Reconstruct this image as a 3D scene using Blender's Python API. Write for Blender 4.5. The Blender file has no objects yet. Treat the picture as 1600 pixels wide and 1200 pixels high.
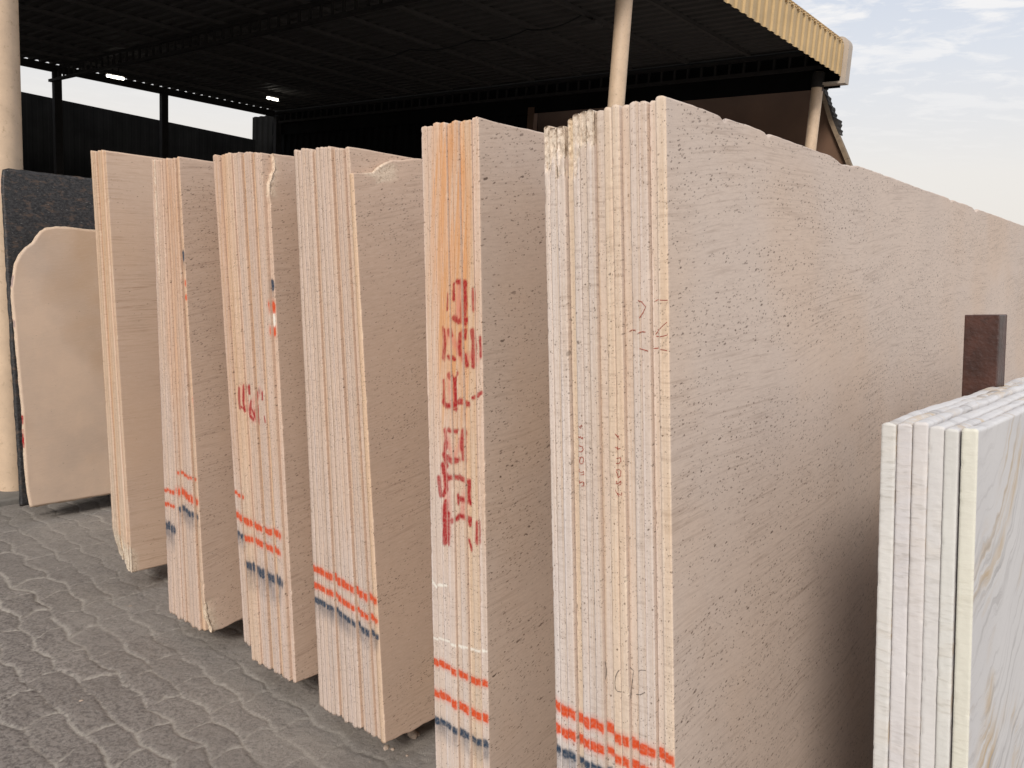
import bpy, math, random
import numpy as np
from mathutils import Matrix, Vector
# ------------------------------------------------------------------ camera, world, sun
scn = bpy.context.scene
F = 1265.4                      # focal length in photo pixels (photo 1600 x 1200)
PITCH, ROLL = math.radians(8.675), math.radians(3.560)
HEAD_L, HEAD_S = math.radians(41.513), math.radians(39.377)
EYE = np.array([0, 0, 1.62])
_f = np.array([0, math.cos(PITCH), -math.sin(PITCH)]); _r = np.array([1., 0, 0]); _u = np.cross(_r, _f)
R2 = math.cos(ROLL)*_r + math.sin(ROLL)*_u
U2 = -math.sin(ROLL)*_r + math.cos(ROLL)*_u
M = np.array([R2, -U2, _f])
cam = bpy.data.objects.new("camera", bpy.data.cameras.new("camera"))
scn.collection.objects.link(cam)
mw = Matrix.Identity(4)
for i in range(3):
    mw[i][0] = R2[i]; mw[i][1] = U2[i]; mw[i][2] = -_f[i]; mw[i][3] = EYE[i]
cam.matrix_world = mw
cam.data.sensor_width = 36; cam.data.lens = 36*F/1600
cam.data.clip_start = .02; cam.data.clip_end = 2000
scn.camera = cam

Ld = np.array([math.sin(HEAD_L), math.cos(HEAD_L), 0]); Wd = np.array([Ld[1], -Ld[0], 0]); Zd = np.array([0, 0, 1.])
Sd = np.array([math.sin(HEAD_S), math.cos(HEAD_S), 0]); Td = np.array([Sd[1], -Sd[0], 0])

SUN_EL = math.radians(34)
SUN_DIR = (-.80*Ld + .38*Wd); SUN_AZ = math.atan2(SUN_DIR[0], SUN_DIR[1])   # compass bearing the light comes from
world = bpy.data.worlds.new("World"); scn.world = world; world.use_nodes = True
nt = world.node_tree; nt.nodes.clear()
def N(t, typ, **kw):
    n = t.nodes.new(typ)
    for k, v in kw.items():
        if k.startswith('i_'):
            key = k[2:]; key = int(key) if key.isdigit() else key
            n.inputs[key].default_value = v
        else: setattr(n, k, v)
    return n
def build_world():
    t = nt; L = t.links.new
    out = N(t, 'ShaderNodeOutputWorld'); bg = N(t, 'ShaderNodeBackground'); bg.inputs[1].default_value = .80
    sky = N(t, 'ShaderNodeTexSky', sky_type='NISHITA', sun_disc=False, sun_elevation=SUN_EL, sun_rotation=SUN_AZ)
    sky.dust_density = 4; sky.air_density = 1.0
    tc = N(t, 'ShaderNodeTexCoord'); sep = N(t, 'ShaderNodeSeparateXYZ'); L(tc.outputs['Generated'], sep.inputs[0])
    ramp = N(t, 'ShaderNodeValToRGB'); cr = ramp.color_ramp
    cr.elements[0].position = 0.0; cr.elements[0].color = (.80, .755, .70, 1)
    cr.elements[1].position = 1.0; cr.elements[1].color = (.62, .66, .73, 1)
    for pos, c in ((.12, (.81, .775, .735, 1)), (.24, (.70, .725, .775, 1)), (.36, (.575, .635, .75, 1))):
        e = cr.elements.new(pos); e.color = c
    L(sep.outputs[2], ramp.inputs[0])
    # thin broken cloud: flatten the direction on a high plane
    mx = N(t, 'ShaderNodeMath', operation='MAXIMUM', i_1=.04); L(sep.outputs[2], mx.inputs[0])
    dv = N(t, 'ShaderNodeVectorMath', operation='DIVIDE'); cb = N(t, 'ShaderNodeCombineXYZ')
    for k in range(3): L(mx.outputs[0], cb.inputs[k])
    L(tc.outputs['Generated'], dv.inputs[0]); L(cb.outputs[0], dv.inputs[1])
    nz = N(t, 'ShaderNodeTexNoise', i_Scale=3.6, i_Detail=8, i_Roughness=.6); nz.inputs['Distortion'].default_value = .4
    L(dv.outputs[0], nz.inputs['Vector'])
    mr = N(t, 'ShaderNodeMapRange', i_1=.49, i_2=.62, i_3=0, i_4=.9); L(nz.outputs[0], mr.inputs[0])
    fd = N(t, 'ShaderNodeMapRange', i_1=.12, i_2=.30, i_3=0, i_4=1); L(sep.outputs[2], fd.inputs[0])
    ml = N(t, 'ShaderNodeMath', operation='MULTIPLY'); L(mr.outputs[0], ml.inputs[0]); L(fd.outputs[0], ml.inputs[1])
    mix = N(t, 'ShaderNodeMix', data_type='RGBA'); L(ml.outputs[0], mix.inputs[0]); L(ramp.outputs[0], mix.inputs[6]); mix.inputs[7].default_value = (.93, .90, .87, 1)
    sc = N(t, 'ShaderNodeMix', data_type='RGBA', blend_type='ADD'); sc.inputs[0].default_value = .012
    L(mix.outputs[2], sc.inputs[6]); L(sky.outputs[0], sc.inputs[7])
    L(sc.outputs[2], bg.inputs[0]); L(bg.outputs[0], out.inputs[0])
build_world()
sun = bpy.data.objects.new("sun", bpy.data.lights.new("sun", 'SUN')); scn.collection.objects.link(sun)
sun.data.energy = 2.1; sun.data.angle = math.radians(14); sun.data.color = (1, .94, .87)
_sd = Vector(SUN_DIR/np.linalg.norm(SUN_DIR))*math.cos(SUN_EL) + Vector((0, 0, math.sin(SUN_EL)))
sun.rotation_euler = _sd.to_track_quat('Z', 'Y').to_euler(); sun.location = (0, 0, 30)
scn.view_settings.view_transform = 'Standard'; scn.view_settings.look = 'None'; scn.view_settings.gamma = 1
scn.view_settings.exposure = 0.33

# ------------------------------------------------------------------ helpers
rnd = random.Random(7)
def ray(x, y): return M.T @ np.array([(x-800)/F, (y-600)/F, 1.])
def hit(x, y, P, n):
    d = ray(x, y); return EYE + d*((np.asarray(P)-EYE) @ n)/(d @ n)
def on_end(x, y, l):            # photo point -> (w, z) on the vertical plane of the stack ends at distance l
    q = hit(x, y, Ld*l, Ld); return q @ Wd, q[2]
def hash2(i, j, s):
    v = np.sin(i*127.1 + j*311.7 + s*74.7)*43758.5453
    return v - np.floor(v)
def vn(x, y, s=0):
    x = np.asarray(x, float); y = np.asarray(y, float)
    xi = np.floor(x); yi = np.floor(y); fx = x-xi; fy = y-yi
    fx = fx*fx*(3-2*fx); fy = fy*fy*(3-2*fy)
    a = hash2(xi, yi, s); b = hash2(xi+1, yi, s); c = hash2(xi, yi+1, s); d = hash2(xi+1, yi+1, s)
    return (a*(1-fx)+b*fx)*(1-fy) + (c*(1-fx)+d*fx)*fy - .5
def smooth(x): x = np.clip(x, 0, 1); return x*x*(3-2*x)
def fbm(x, y, s=0, o=4):
    t = 0; a = 1
    for k in range(o): t = t + a*vn(x*2**k, y*2**k, s+k*13); a *= .5
    return t
def tag(o, label=None, cat=None, group=None, kind=None):
    if label: o['label'] = label
    if cat: o['category'] = cat
    if group: o['group'] = group
    if kind: o['kind'] = kind
    return o
def link(o, parent=None):
    scn.collection.objects.link(o)
    if parent is not None: o.parent = parent
    return o
def empty(name, loc, rz=0):
    o = bpy.data.objects.new(name, None); o.location = loc; o.rotation_euler = (0, 0, rz); o.empty_display_size = .1
    return link(o)
class MB:
    def __init__(s): s.v = []; s.f = []
    def add(s, vs, fs):
        n = len(s.v); s.v += [tuple(map(float, v)) for v in vs]; s.f += [tuple(n+i for i in f) for f in fs]
    def box(s, o, ax, ay, az, bev=0):       # o = centre; ax.. = half-extent vectors
        o, ax, ay, az = map(lambda q: np.asarray(q, float), (o, ax, ay, az))
        vs = [o+a*ax+b*ay+c*az for a in (-1, 1) for b in (-1, 1) for c in (-1, 1)]
        s.add(vs, [(0, 1, 3, 2), (4, 6, 7, 5), (0, 4, 5, 1), (2, 3, 7, 6), (0, 2, 6, 4), (1, 5, 7, 3)])
    def tube(s, a, b, r, n=24, r2=None, caps=True, seg=1):
        a = np.asarray(a, float); b = np.asarray(b, float); d = (b-a)/np.linalg.norm(b-a)
        x = np.cross(d, [0.31, .2, .93] if abs(d[2]) < .9 else [1, 0, 0]); x /= np.linalg.norm(x); y = np.cross(d, x)
        r2 = r if r2 is None else r2; vs = []; fs = []
        for k in range(seg+1):
            t = k/seg; rr = r+(r2-r)*t
            vs += [a+(b-a)*t + rr*(math.cos(2*math.pi*i/n)*x+math.sin(2*math.pi*i/n)*y) for i in range(n)]
        for k in range(seg): fs += [(k*n+i, k*n+(i+1) % n, (k+1)*n+(i+1) % n, (k+1)*n+i) for i in range(n)]
        if caps: fs += [tuple(range(n))[::-1], tuple(seg*n+i for i in range(n))]
        s.add(vs, fs)
    def build(s, name, mat, parent=None, smooth=False, loc=None):
        me = bpy.data.meshes.new(name)
        v = np.array(s.v)
        off = np.zeros(3) if loc is None else np.asarray(loc, float)
        me.from_pydata([tuple(p-off) for p in v], [], s.f); me.materials.append(mat); me.update()
        if smooth:
            me.polygons.foreach_set('use_smooth', [True]*len(me.polygons))
            me.set_sharp_from_angle(angle=math.radians(40))
        o = bpy.data.objects.new(name, me); link(o, parent)
        if loc is not None: o.location = tuple(off)
        return o
def bevel(o, w=.003, seg=2):
    m = o.modifiers.new('bevel', 'BEVEL'); m.width = w; m.segments = seg; m.limit_method = 'ANGLE'; return o

# ------------------------------------------------------------------ materials
def newmat(name):
    m = bpy.data.materials.new(name); m.use_nodes = True; t = m.node_tree
    b = t.nodes['Principled BSDF']; return m, t, b
def ramp2(t, src, a, b, c0, c1):
    r = N(t, 'ShaderNodeMapRange', i_1=a, i_2=b, i_3=c0, i_4=c1); t.links.new(src, r.inputs[0]); return r.outputs[0]
def mixc(t, fac, a, b, mode='MIX'):
    m = N(t, 'ShaderNodeMix', data_type='RGBA', blend_type=mode)
    for s, k in ((fac, 0), (a, 6), (b, 7)):
        if hasattr(s, 'is_output'): t.links.new(s, m.inputs[k])
        elif k == 0: m.inputs[0].default_value = s
        else: m.inputs[k].default_value = (*s, 1)
    return m.outputs[2]
def mul(t, a, b, op='MULTIPLY'):
    m = N(t, 'ShaderNodeMath', operation=op)
    for k, s in enumerate((a, b)):
        if hasattr(s, 'is_output'): t.links.new(s, m.inputs[k])
        else: m.inputs[k].default_value = s
    return m.outputs[0]
def simple(name, col, rough=.7, metal=0, var=.12, scale=6, bump=.0, bscale=60, rust=None, spec=.5):
    m, t, b = newmat(name); tc = N(t, 'ShaderNodeTexCoord')
    n = N(t, 'ShaderNodeTexNoise', i_Scale=scale, i_Detail=8, i_Roughness=.65); t.links.new(tc.outputs['Object'], n.inputs['Vector'])
    c = mixc(t, ramp2(t, n.outputs[0], .3, .7, 0, 1), tuple(x*(1-var) for x in col), tuple(min(1, x*(1+var)) for x in col))
    if rust:
        n2 = N(t, 'ShaderNodeTexNoise', i_Scale=scale*3.1, i_Detail=10, i_Roughness=.75); t.links.new(tc.outputs['Object'], n2.inputs['Vector'])
        c = mixc(t, ramp2(t, n2.outputs[0], .56, .68, 0, .8), c, rust)
    t.links.new(c, b.inputs['Base Color']); b.inputs['Roughness'].default_value = rough; b.inputs['Metallic'].default_value = metal; b.inputs['Specular IOR Level'].default_value = spec
    if bump:
        n3 = N(t, 'ShaderNodeTexNoise', i_Scale=bscale, i_Detail=6); t.links.new(tc.outputs['Object'], n3.inputs['Vector'])
        bp = N(t, 'ShaderNodeBump', i_Strength=bump, i_Distance=.004); t.links.new(n3.outputs[0], bp.inputs['Height']); t.links.new(bp.outputs[0], b.inputs['Normal'])
    return m

def stone(name, base, dark, pits=1.0, lines=1.0, warm=(.62, .42, .27), seed=0., tilt=.15, blot=.5, wave=1.0):
    m, t, b = newmat(name); L = t.links.new
    tc = N(t, 'ShaderNodeTexCoord'); oi = N(t, 'ShaderNodeObjectInfo')
    mp = N(t, 'ShaderNodeVectorMath', operation='ADD'); L(tc.outputs['Object'], mp.inputs[0])
    cb = N(t, 'ShaderNodeCombineXYZ'); rr = mul(t, oi.outputs['Random'], 9.7)
    L(rr, cb.inputs[0]); cb.inputs[1].default_value = seed; L(mul(t, rr, 1.7), cb.inputs[2]); L(cb.outputs[0], mp.inputs[1])
    P = mp.outputs[0]
    # warped bedding coordinates
    wn = N(t, 'ShaderNodeTexNoise', i_Scale=1.15*wave, i_Detail=1.5); L(P, wn.inputs['Vector'])
    sp = N(t, 'ShaderNodeSeparateXYZ'); L(P, sp.inputs[0])
    hh = mul(t, sp.outputs[2], mul(t, wn.outputs[0], .13, 'MULTIPLY'), 'ADD')
    hh = mul(t, hh, mul(t, sp.outputs[1], -tilt), 'ADD')
    # grain noise + blotches
    g = N(t, 'ShaderNodeTexNoise', i_Scale=240, i_Detail=4, i_Roughness=.8); L(P, g.inputs['Vector'])
    bl = N(t, 'ShaderNodeTexNoise', i_Scale=2.6, i_Detail=6, i_Roughness=.6); L(P, bl.inputs['Vector'])
    col = mixc(t, ramp2(t, bl.outputs[0], .32, .68, 0, 1), tuple(x*(1-.10*blot) for x in base), (min(1, base[0]*(1+.05*blot)), base[1]*(1+.03*blot), base[2]*(1+.0*blot)))
    wb = N(t, 'ShaderNodeTexNoise', i_Scale=1.7, i_Detail=3); wb2 = N(t, 'ShaderNodeVectorMath', operation='ADD'); wb2.inputs[1].default_value = (5, 3, 1)
    L(P, wb2.inputs[0]); L(wb2.outputs[0], wb.inputs['Vector'])
    col = mixc(t, ramp2(t, wb.outputs[0], .50, .66, 0, min(.8, .5*blot)), col, warm)
    col = mixc(t, ramp2(t, g.outputs[0], .30, .72, .14, 0), col, dark)
    # thin bedding lines
    lc = N(t, 'ShaderNodeCombineXYZ'); L(mul(t, sp.outputs[0], 2.), lc.inputs[0]); L(mul(t, sp.outputs[1], 5.5), lc.inputs[1]); L(mul(t, hh, 150.), lc.inputs[2])
    ln = N(t, 'ShaderNodeTexNoise', i_Scale=1, i_Detail=3, i_Roughness=.7); L(lc.outputs[0], ln.inputs['Vector'])
    mk = N(t, 'ShaderNodeTexNoise', i_Scale=3.3, i_Detail=3); L(P, mk.inputs['Vector'])
    lm = mul(t, ramp2(t, ln.outputs[0], .50, .74, 0, .44*lines), ramp2(t, mk.outputs[0], .38, .58, .15, 1))
    col = mixc(t, lm, col, dark)
    stc = N(t, 'ShaderNodeCombineXYZ'); L(sp.outputs[0], stc.inputs[0]); L(mul(t, sp.outputs[1], .14), stc.inputs[1]); L(hh, stc.inputs[2])
    stn = N(t, 'ShaderNodeTexNoise', i_Scale=190, i_Detail=4, i_Roughness=.75); L(stc.outputs[0], stn.inputs['Vector'])
    col = mixc(t, ramp2(t, stn.outputs[0], .50, .68, 0, .16*min(1, pits+.35)), col, dark)
    col = mixc(t, ramp2(t, stn.outputs[0], .30, .46, .22, 0), col, (.72, .60, .50))
    # pits: cells flattened along the bedding
    den = N(t, 'ShaderNodeTexNoise', i_Scale=1, i_Detail=4, i_Roughness=.7); dc = N(t, 'ShaderNodeCombineXYZ')
    L(mul(t, sp.outputs[0], 2.), dc.inputs[0]); L(mul(t, sp.outputs[1], 1.1), dc.inputs[1]); L(mul(t, hh, 13.), dc.inputs[2]); L(dc.outputs[0], den.inputs['Vector'])
    pit = None
    wpn = N(t, 'ShaderNodeTexNoise', i_Scale=90, i_Detail=3); L(P, wpn.inputs['Vector'])
    wpa = mul(t, wpn.outputs[0], .011)
    for sc, frac, r0, r1, al in ((170, .62, .15, .36, .75), (105, .38, .10, .27, .85), (60, .12, .08, .22, .9), (26, .035, .06, .17, .9)):
        pc = N(t, 'ShaderNodeCombineXYZ'); L(mul(t, sp.outputs[0], wpa, 'ADD'), pc.inputs[0]); L(mul(t, mul(t, sp.outputs[1], .40), wpa, 'ADD'), pc.inputs[1]); L(mul(t, hh, wpa, 'ADD'), pc.inputs[2])
        v = N(t, 'ShaderNodeTexVoronoi', i_Scale=sc); v.inputs['Randomness'].default_value = 1; L(pc.outputs[0], v.inputs['Vector'])
        sx = N(t, 'ShaderNodeSeparateColor'); L(v.outputs['Color'], sx.inputs[0])
        thr = ramp2(t, den.outputs[0], .42, .62, 1-frac*.20*pits, 1-frac*2.3*pits)
        on = mul(t, sx.outputs[0], thr, 'GREATER_THAN')
        rad = ramp2(t, sx.outputs[1], 0, 1, r0, r1)
        edge = N(t, 'ShaderNodeMapRange', i_3=1, i_4=0); L(v.outputs['Distance'], edge.inputs[0]); L(mul(t, rad, .65), edge.inputs[1]); L(rad, edge.inputs[2])
        q = mul(t, mul(t, on, edge.outputs[0]), ramp2(t, sx.outputs[2], 0, 1, al*.45, al))
        pit = q if pit is None else mul(t, pit, q, 'MAXIMUM')
    col = mixc(t, pit, col, tuple(x*.42 for x in dark))
    # baked marks of the real surface: paint, rust-orange water stain, freshly broken stone
    ap = N(t, 'ShaderNodeAttribute', attribute_name='paint'); as_ = N(t, 'ShaderNodeAttribute', attribute_name='wear')
    ws = N(t, 'ShaderNodeSeparateColor'); L(as_.outputs['Color'], ws.inputs[0])
    col = mixc(t, mul(t, ws.outputs[0], ramp2(t, g.outputs[0], .3, .7, .75, 1)), col, (.56, .25, .085))
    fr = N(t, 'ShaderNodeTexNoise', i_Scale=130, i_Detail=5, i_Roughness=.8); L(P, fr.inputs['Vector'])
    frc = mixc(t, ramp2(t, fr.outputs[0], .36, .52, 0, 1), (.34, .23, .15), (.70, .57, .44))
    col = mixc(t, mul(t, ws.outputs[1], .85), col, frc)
    ec = N(t, 'ShaderNodeCombineXYZ'); L(mul(t, sp.outputs[0], 330.), ec.inputs[0]); L(mul(t, sp.outputs[2], 2.2), ec.inputs[2])
    en = N(t, 'ShaderNodeTexNoise', i_Scale=1, i_Detail=5, i_Roughness=.7); L(ec.outputs[0], en.inputs['Vector'])
    ef = mul(t, ramp2(t, en.outputs[0], .46, .70, 0, .40), ws.outputs[2]); col = mixc(t, ef, col, (.50, .33, .20))
    ef2 = mul(t, ramp2(t, en.outputs[0], .30, .46, .40, 0), ws.outputs[2]); col = mixc(t, ef2, col, (.78, .68, .58))
    tone = mixc(t, 1.0, (1, 1, 1), (1, 1, 1))
    tn = N(t, 'ShaderNodeMix', data_type='RGBA', blend_type='MULTIPLY'); tn.inputs[0].default_value = 1; L(col, tn.inputs[6])
    at = N(t, 'ShaderNodeAttribute', attribute_name='tone'); L(at.outputs['Color'], tn.inputs[7]); col = tn.outputs[2]
    pn = N(t, 'ShaderNodeTexNoise', i_Scale=160, i_Detail=3); L(P, pn.inputs['Vector'])
    pm = mul(t, ap.outputs['Alpha'], ramp2(t, pn.outputs[0], .3, .62, .80, 1.1)); 
    col = mixc(t, mul(t, pm, 1.0, 'MINIMUM'), col, (0, 0, 0)); t.links.new(ap.outputs['Color'], t.nodes[-1].inputs[7])
    L(col, b.inputs['Base Color']); b.inputs['Roughness'].default_value = .62; b.inputs['Specular IOR Level'].default_value = .35
    h1 = mul(t, mul(t, pit, -1.2), g.outputs[0], 'ADD'); h2 = mul(t, mul(t, fr.outputs[0], mul(t, ws.outputs[1], 4.)), h1, 'ADD')
    bp = N(t, 'ShaderNodeBump', i_Strength=.28, i_Distance=.0010); L(h2, bp.inputs['Height']); L(bp.outputs[0], b.inputs['Normal'])
    return m

def marble():
    m, t, b = newmat('white_marble'); L = t.links.new
    tc = N(t, 'ShaderNodeTexCoord'); oi = N(t, 'ShaderNodeObjectInfo')
    mp = N(t, 'ShaderNodeVectorMath', operation='ADD'); L(tc.outputs['Object'], mp.inputs[0])
    cb = N(t, 'ShaderNodeCombineXYZ'); L(mul(t, oi.outputs['Random'], 7.3), cb.inputs[0]); L(cb.outputs[0], mp.inputs[1]); P = mp.outputs[0]
    wn = N(t, 'ShaderNodeTexNoise', i_Scale=2.0, i_Detail=5, i_Roughness=.55); L(P, wn.inputs['Vector'])
    sp = N(t, 'ShaderNodeSeparateXYZ'); L(P, sp.inputs[0])
    d = mul(t, mul(t, sp.outputs[2], mul(t, sp.outputs[1], -.55), 'ADD'), mul(t, wn.outputs[0], .34), 'ADD')
    c1 = N(t, 'ShaderNodeCombineXYZ'); L(mul(t, sp.outputs[0], 2), c1.inputs[0]); L(mul(t, sp.outputs[1], 2.5), c1.inputs[1]); L(mul(t, d, 34), c1.inputs[2])
    v = N(t, 'ShaderNodeTexNoise', i_Scale=1, i_Detail=4, i_Roughness=.65); L(c1.outputs[0], v.inputs['Vector'])
    mk = N(t, 'ShaderNodeTexNoise', i_Scale=3.0, i_Detail=3); L(P, mk.inputs['Vector'])
    g = N(t, 'ShaderNodeTexNoise', i_Scale=150, i_Detail=5, i_Roughness=.75); L(P, g.inputs['Vector'])
    ws0 = N(t, 'ShaderNodeAttribute', attribute_name='wear'); wsx0 = N(t, 'ShaderNodeSeparateColor'); L(ws0.outputs['Color'], wsx0.inputs[0])
    col = mixc(t, ramp2(t, wn.outputs[0], .35, .65, 0, 1), (.66, .64, .63), (.74, .72, .70))
    col = mixc(t, mul(t, ramp2(t, v.outputs[0], .50, .64, 0, .9), mul(t, ramp2(t, mk.outputs[0], .35, .6, .15, 1), ramp2(t, wsx0.outputs[2], 0, 1, 1, .12))), col, (.36, .335, .32))
    v2 = N(t, 'ShaderNodeTexNoise', i_Scale=1, i_Detail=5, i_Roughness=.7); c2 = N(t, 'ShaderNodeVectorMath', operation='ADD'); c2.inputs[1].default_value = (3, 7, 11)
    L(c1.outputs[0], c2.inputs[0]); L(c2.outputs[0], v2.inputs['Vector'])
    yl = mul(t, ramp2(t, v2.outputs[0], .46, .62, 0, .8), ramp2(t, mk.outputs[0], .46, .58, 0, 1))
    col = mixc(t, mul(t, yl, ramp2(t, wsx0.outputs[2], 0, 1, 1, .15)), col, (.58, .40, .19))
    col = mixc(t, ramp2(t, g.outputs[0], .35, .75, .10, 0), col, (.42, .40, .39))
    # sawn ends carry short horizontal blade marks
    ws = N(t, 'ShaderNodeAttribute', attribute_name='wear'); wsx = N(t, 'ShaderNodeSeparateColor'); L(ws.outputs['Color'], wsx.inputs[0])
    c3 = N(t, 'ShaderNodeCombineXYZ'); L(mul(t, sp.outputs[0], 30), c3.inputs[0]); L(mul(t, sp.outputs[2], 150), c3.inputs[2])
    sw = N(t, 'ShaderNodeTexNoise', i_Scale=1, i_Detail=2); L(c3.outputs[0], sw.inputs['Vector'])
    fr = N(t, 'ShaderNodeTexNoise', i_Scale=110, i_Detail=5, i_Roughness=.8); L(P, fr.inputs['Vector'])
    col = mixc(t, mul(t, mul(t, ramp2(t, sw.outputs[0], .54, .64, 0, .4), wsx.outputs[2]), ramp2(t, mk.outputs[0], .42, .6, 0, 1)), col, (.40, .37, .33))
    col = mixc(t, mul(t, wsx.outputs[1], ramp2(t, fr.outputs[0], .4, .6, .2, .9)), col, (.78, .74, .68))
    tn = N(t, 'ShaderNodeMix', data_type='RGBA', blend_type='MULTIPLY'); tn.inputs[0].default_value = 1; L(col, tn.inputs[6])
    at = N(t, 'ShaderNodeAttribute', attribute_name='tone'); L(at.outputs['Color'], tn.inputs[7])
    L(tn.outputs[2], b.inputs['Base Color']); b.inputs['Roughness'].default_value = .6
    hb = mul(t, mul(t, sw.outputs[0], wsx.outputs[2]), g.outputs[0], 'ADD')
    bp = N(t, 'ShaderNodeBump', i_Strength=.4, i_Distance=.0012); L(hb, bp.inputs['Height']); L(bp.outputs[0], b.inputs['Normal'])
    return m

def granite():
    m, t, b = newmat('dark_granite'); L = t.links.new
    tc = N(t, 'ShaderNodeTexCoord'); P = tc.outputs['Object']
    mp = N(t, 'ShaderNodeMapping'); mp.inputs['Scale'].default_value = (1, .45, 1); L(P, mp.inputs[0])
    n = N(t, 'ShaderNodeTexNoise', i_Scale=95, i_Detail=5, i_Roughness=.8); L(mp.outputs[0], n.inputs['Vector'])
    n2 = N(t, 'ShaderNodeTexNoise', i_Scale=38, i_Detail=4, i_Roughness=.7); L(mp.outputs[0], n2.inputs['Vector'])
    c = mixc(t, ramp2(t, n.outputs[0], .42, .6, 0, 1), (.010, .010, .011), (.055, .052, .052))
    c = mixc(t, ramp2(t, n2.outputs[0], .54, .64, 0, .8), c, (.105, .07, .05))
    n4 = N(t, 'ShaderNodeTexNoise', i_Scale=140, i_Detail=2); L(mp.outputs[0], n4.inputs['Vector'])
    c = mixc(t, ramp2(t, n4.outputs[0], .66, .72, 0, .6), c, (.25, .24, .22))
    L(c, b.inputs['Base Color']); b.inputs['Roughness'].default_value = .55
    return m

def paving():
    m, t, b = newmat('dusty_pavers'); L = t.links.new
    tc = N(t, 'ShaderNodeTexCoord'); P = tc.outputs['Object']
    j = N(t, 'ShaderNodeAttribute', attribute_name='joint'); js = N(t, 'ShaderNodeSeparateColor'); L(j.outputs['Color'], js.inputs[0])
    n = N(t, 'ShaderNodeTexNoise', i_Scale=70, i_Detail=8, i_Roughness=.8); L(P, n.inputs['Vector'])
    n2 = N(t, 'ShaderNodeTexNoise', i_Scale=1.7, i_Detail=6, i_Roughness=.6); L(P, n2.inputs['Vector'])
    n3 = N(t, 'ShaderNodeTexNoise', i_Scale=17, i_Detail=6, i_Roughness=.7); L(P, n3.inputs['Vector'])
    tile = mixc(t, js.outputs[1], (.25, .222, .204), (.33, .297, .272))
    tile = mixc(t, ramp2(t, n.outputs[0], .42, .54, .9, 0), tile, (.062, .054, .052))
    dust = mixc(t, n.outputs[0], (.38, .345, .30), (.56, .52, .46))
    dm = mul(t, js.outputs[0], ramp2(t, n3.outputs[0], .34, .52, .35, 1), 'MULTIPLY')
    c = mixc(t, dm, tile, dust)
    # dust film blown over the pavers in drifts
    c = mixc(t, mul(t, js.outputs[2], ramp2(t, n3.outputs[0], .3, .62, .45, 1)), c, (.335, .303, .268))
    c = mixc(t, ramp2(t, n2.outputs[0], .38, .70, .0, .35), c, (.17, .15, .14))
    fl = N(t, 'ShaderNodeTexVoronoi', i_Scale=26); L(P, fl.inputs['Vector']); fs = N(t, 'ShaderNodeSeparateColor'); L(fl.outputs['Color'], fs.inputs[0])
    ch = mul(t, mul(t, fs.outputs[0], .955, 'GREATER_THAN'), mul(t, fl.outputs['Distance'], .085, 'LESS_THAN'))
    c = mixc(t, mul(t, ch, .85), c, (.50, .46, .40))
    L(c, b.inputs['Base Color']); b.inputs['Roughness'].default_value = .9; b.inputs['Specular IOR Level'].default_value = .2
    hb = mul(t, n.outputs[0], mul(t, n3.outputs[0], .8), 'ADD')
    bp = N(t, 'ShaderNodeBump', i_Strength=.8, i_Distance=.008); L(hb, bp.inputs['Height']); L(bp.outputs[0], b.inputs['Normal'])
    return m

BEIGE = (.60, .475, .39); PINK = (.575, .47, .41); BROWN = (.20, .125, .085)
MS = {
 'pitted': stone('pitted_limestone', BEIGE, BROWN, 1.0, .8, seed=0),
 'pitted2': stone('pitted_limestone_brown', (.59, .435, .335), BROWN, 1.0, .9, seed=3.1),
 'banded': stone('banded_limestone', (.615, .455, .345), (.33, .205, .13), .12, 1.6, seed=6.3, tilt=.02, wave=.6),
 'big': stone('pitted_limestone_pink', (.635, .525, .45), BROWN, 1.0, 1.0, seed=11.7, tilt=.10, wave=1.0),
 'plain': stone('plain_limestone', (.66, .52, .42), (.38, .26, .18), .13, .25, seed=8.9, blot=1.6, warm=(.54, .37, .245)),
}
M_MARBLE = marble(); M_GRANITE = granite(); M_PAVE = paving()
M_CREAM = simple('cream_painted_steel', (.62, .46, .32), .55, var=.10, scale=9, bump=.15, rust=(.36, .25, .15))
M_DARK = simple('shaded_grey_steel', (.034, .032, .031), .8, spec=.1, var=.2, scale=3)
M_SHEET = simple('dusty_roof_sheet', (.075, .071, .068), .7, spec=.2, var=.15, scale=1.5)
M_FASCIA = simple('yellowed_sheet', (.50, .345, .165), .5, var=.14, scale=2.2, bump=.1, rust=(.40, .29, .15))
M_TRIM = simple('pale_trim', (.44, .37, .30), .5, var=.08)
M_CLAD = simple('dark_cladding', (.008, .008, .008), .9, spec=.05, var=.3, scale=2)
M_BROWNW = simple('brown_wall_panel', (.115, .062, .036), .75, var=.25, scale=.8)
M_RUST = simple('dark_red_primer_steel', (.050, .019, .013), .42, var=.5, scale=14, bump=.5, bscale=90, rust=(.030, .016, .013))
M_CONC = simple('grey_concrete', (.20, .185, .165), .9, var=.2, scale=9, bump=.6)
M_RUBBLE = simple('limestone_rubble', (.42, .33, .26), .9, var=.3, scale=60, bump=.6)
M_CABLE = simple('black_cable', (.012, .012, .012), .6)
M_CRAYON = simple('red_crayon', (.34, .085, .055), .85, var=.35, scale=220)
M_PENCIL = simple('grey_pencil', (.13, .105, .09), .85, var=.3, scale=220)
def emit(name, col, s):
    m, t, b = newmat(name); b.inputs['Emission Color'].default_value = (*col, 1); b.inputs['Emission Strength'].default_value = s; return m
M_LAMP = emit('lit_lamp_glass', (1, .93, .80), 6)

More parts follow.
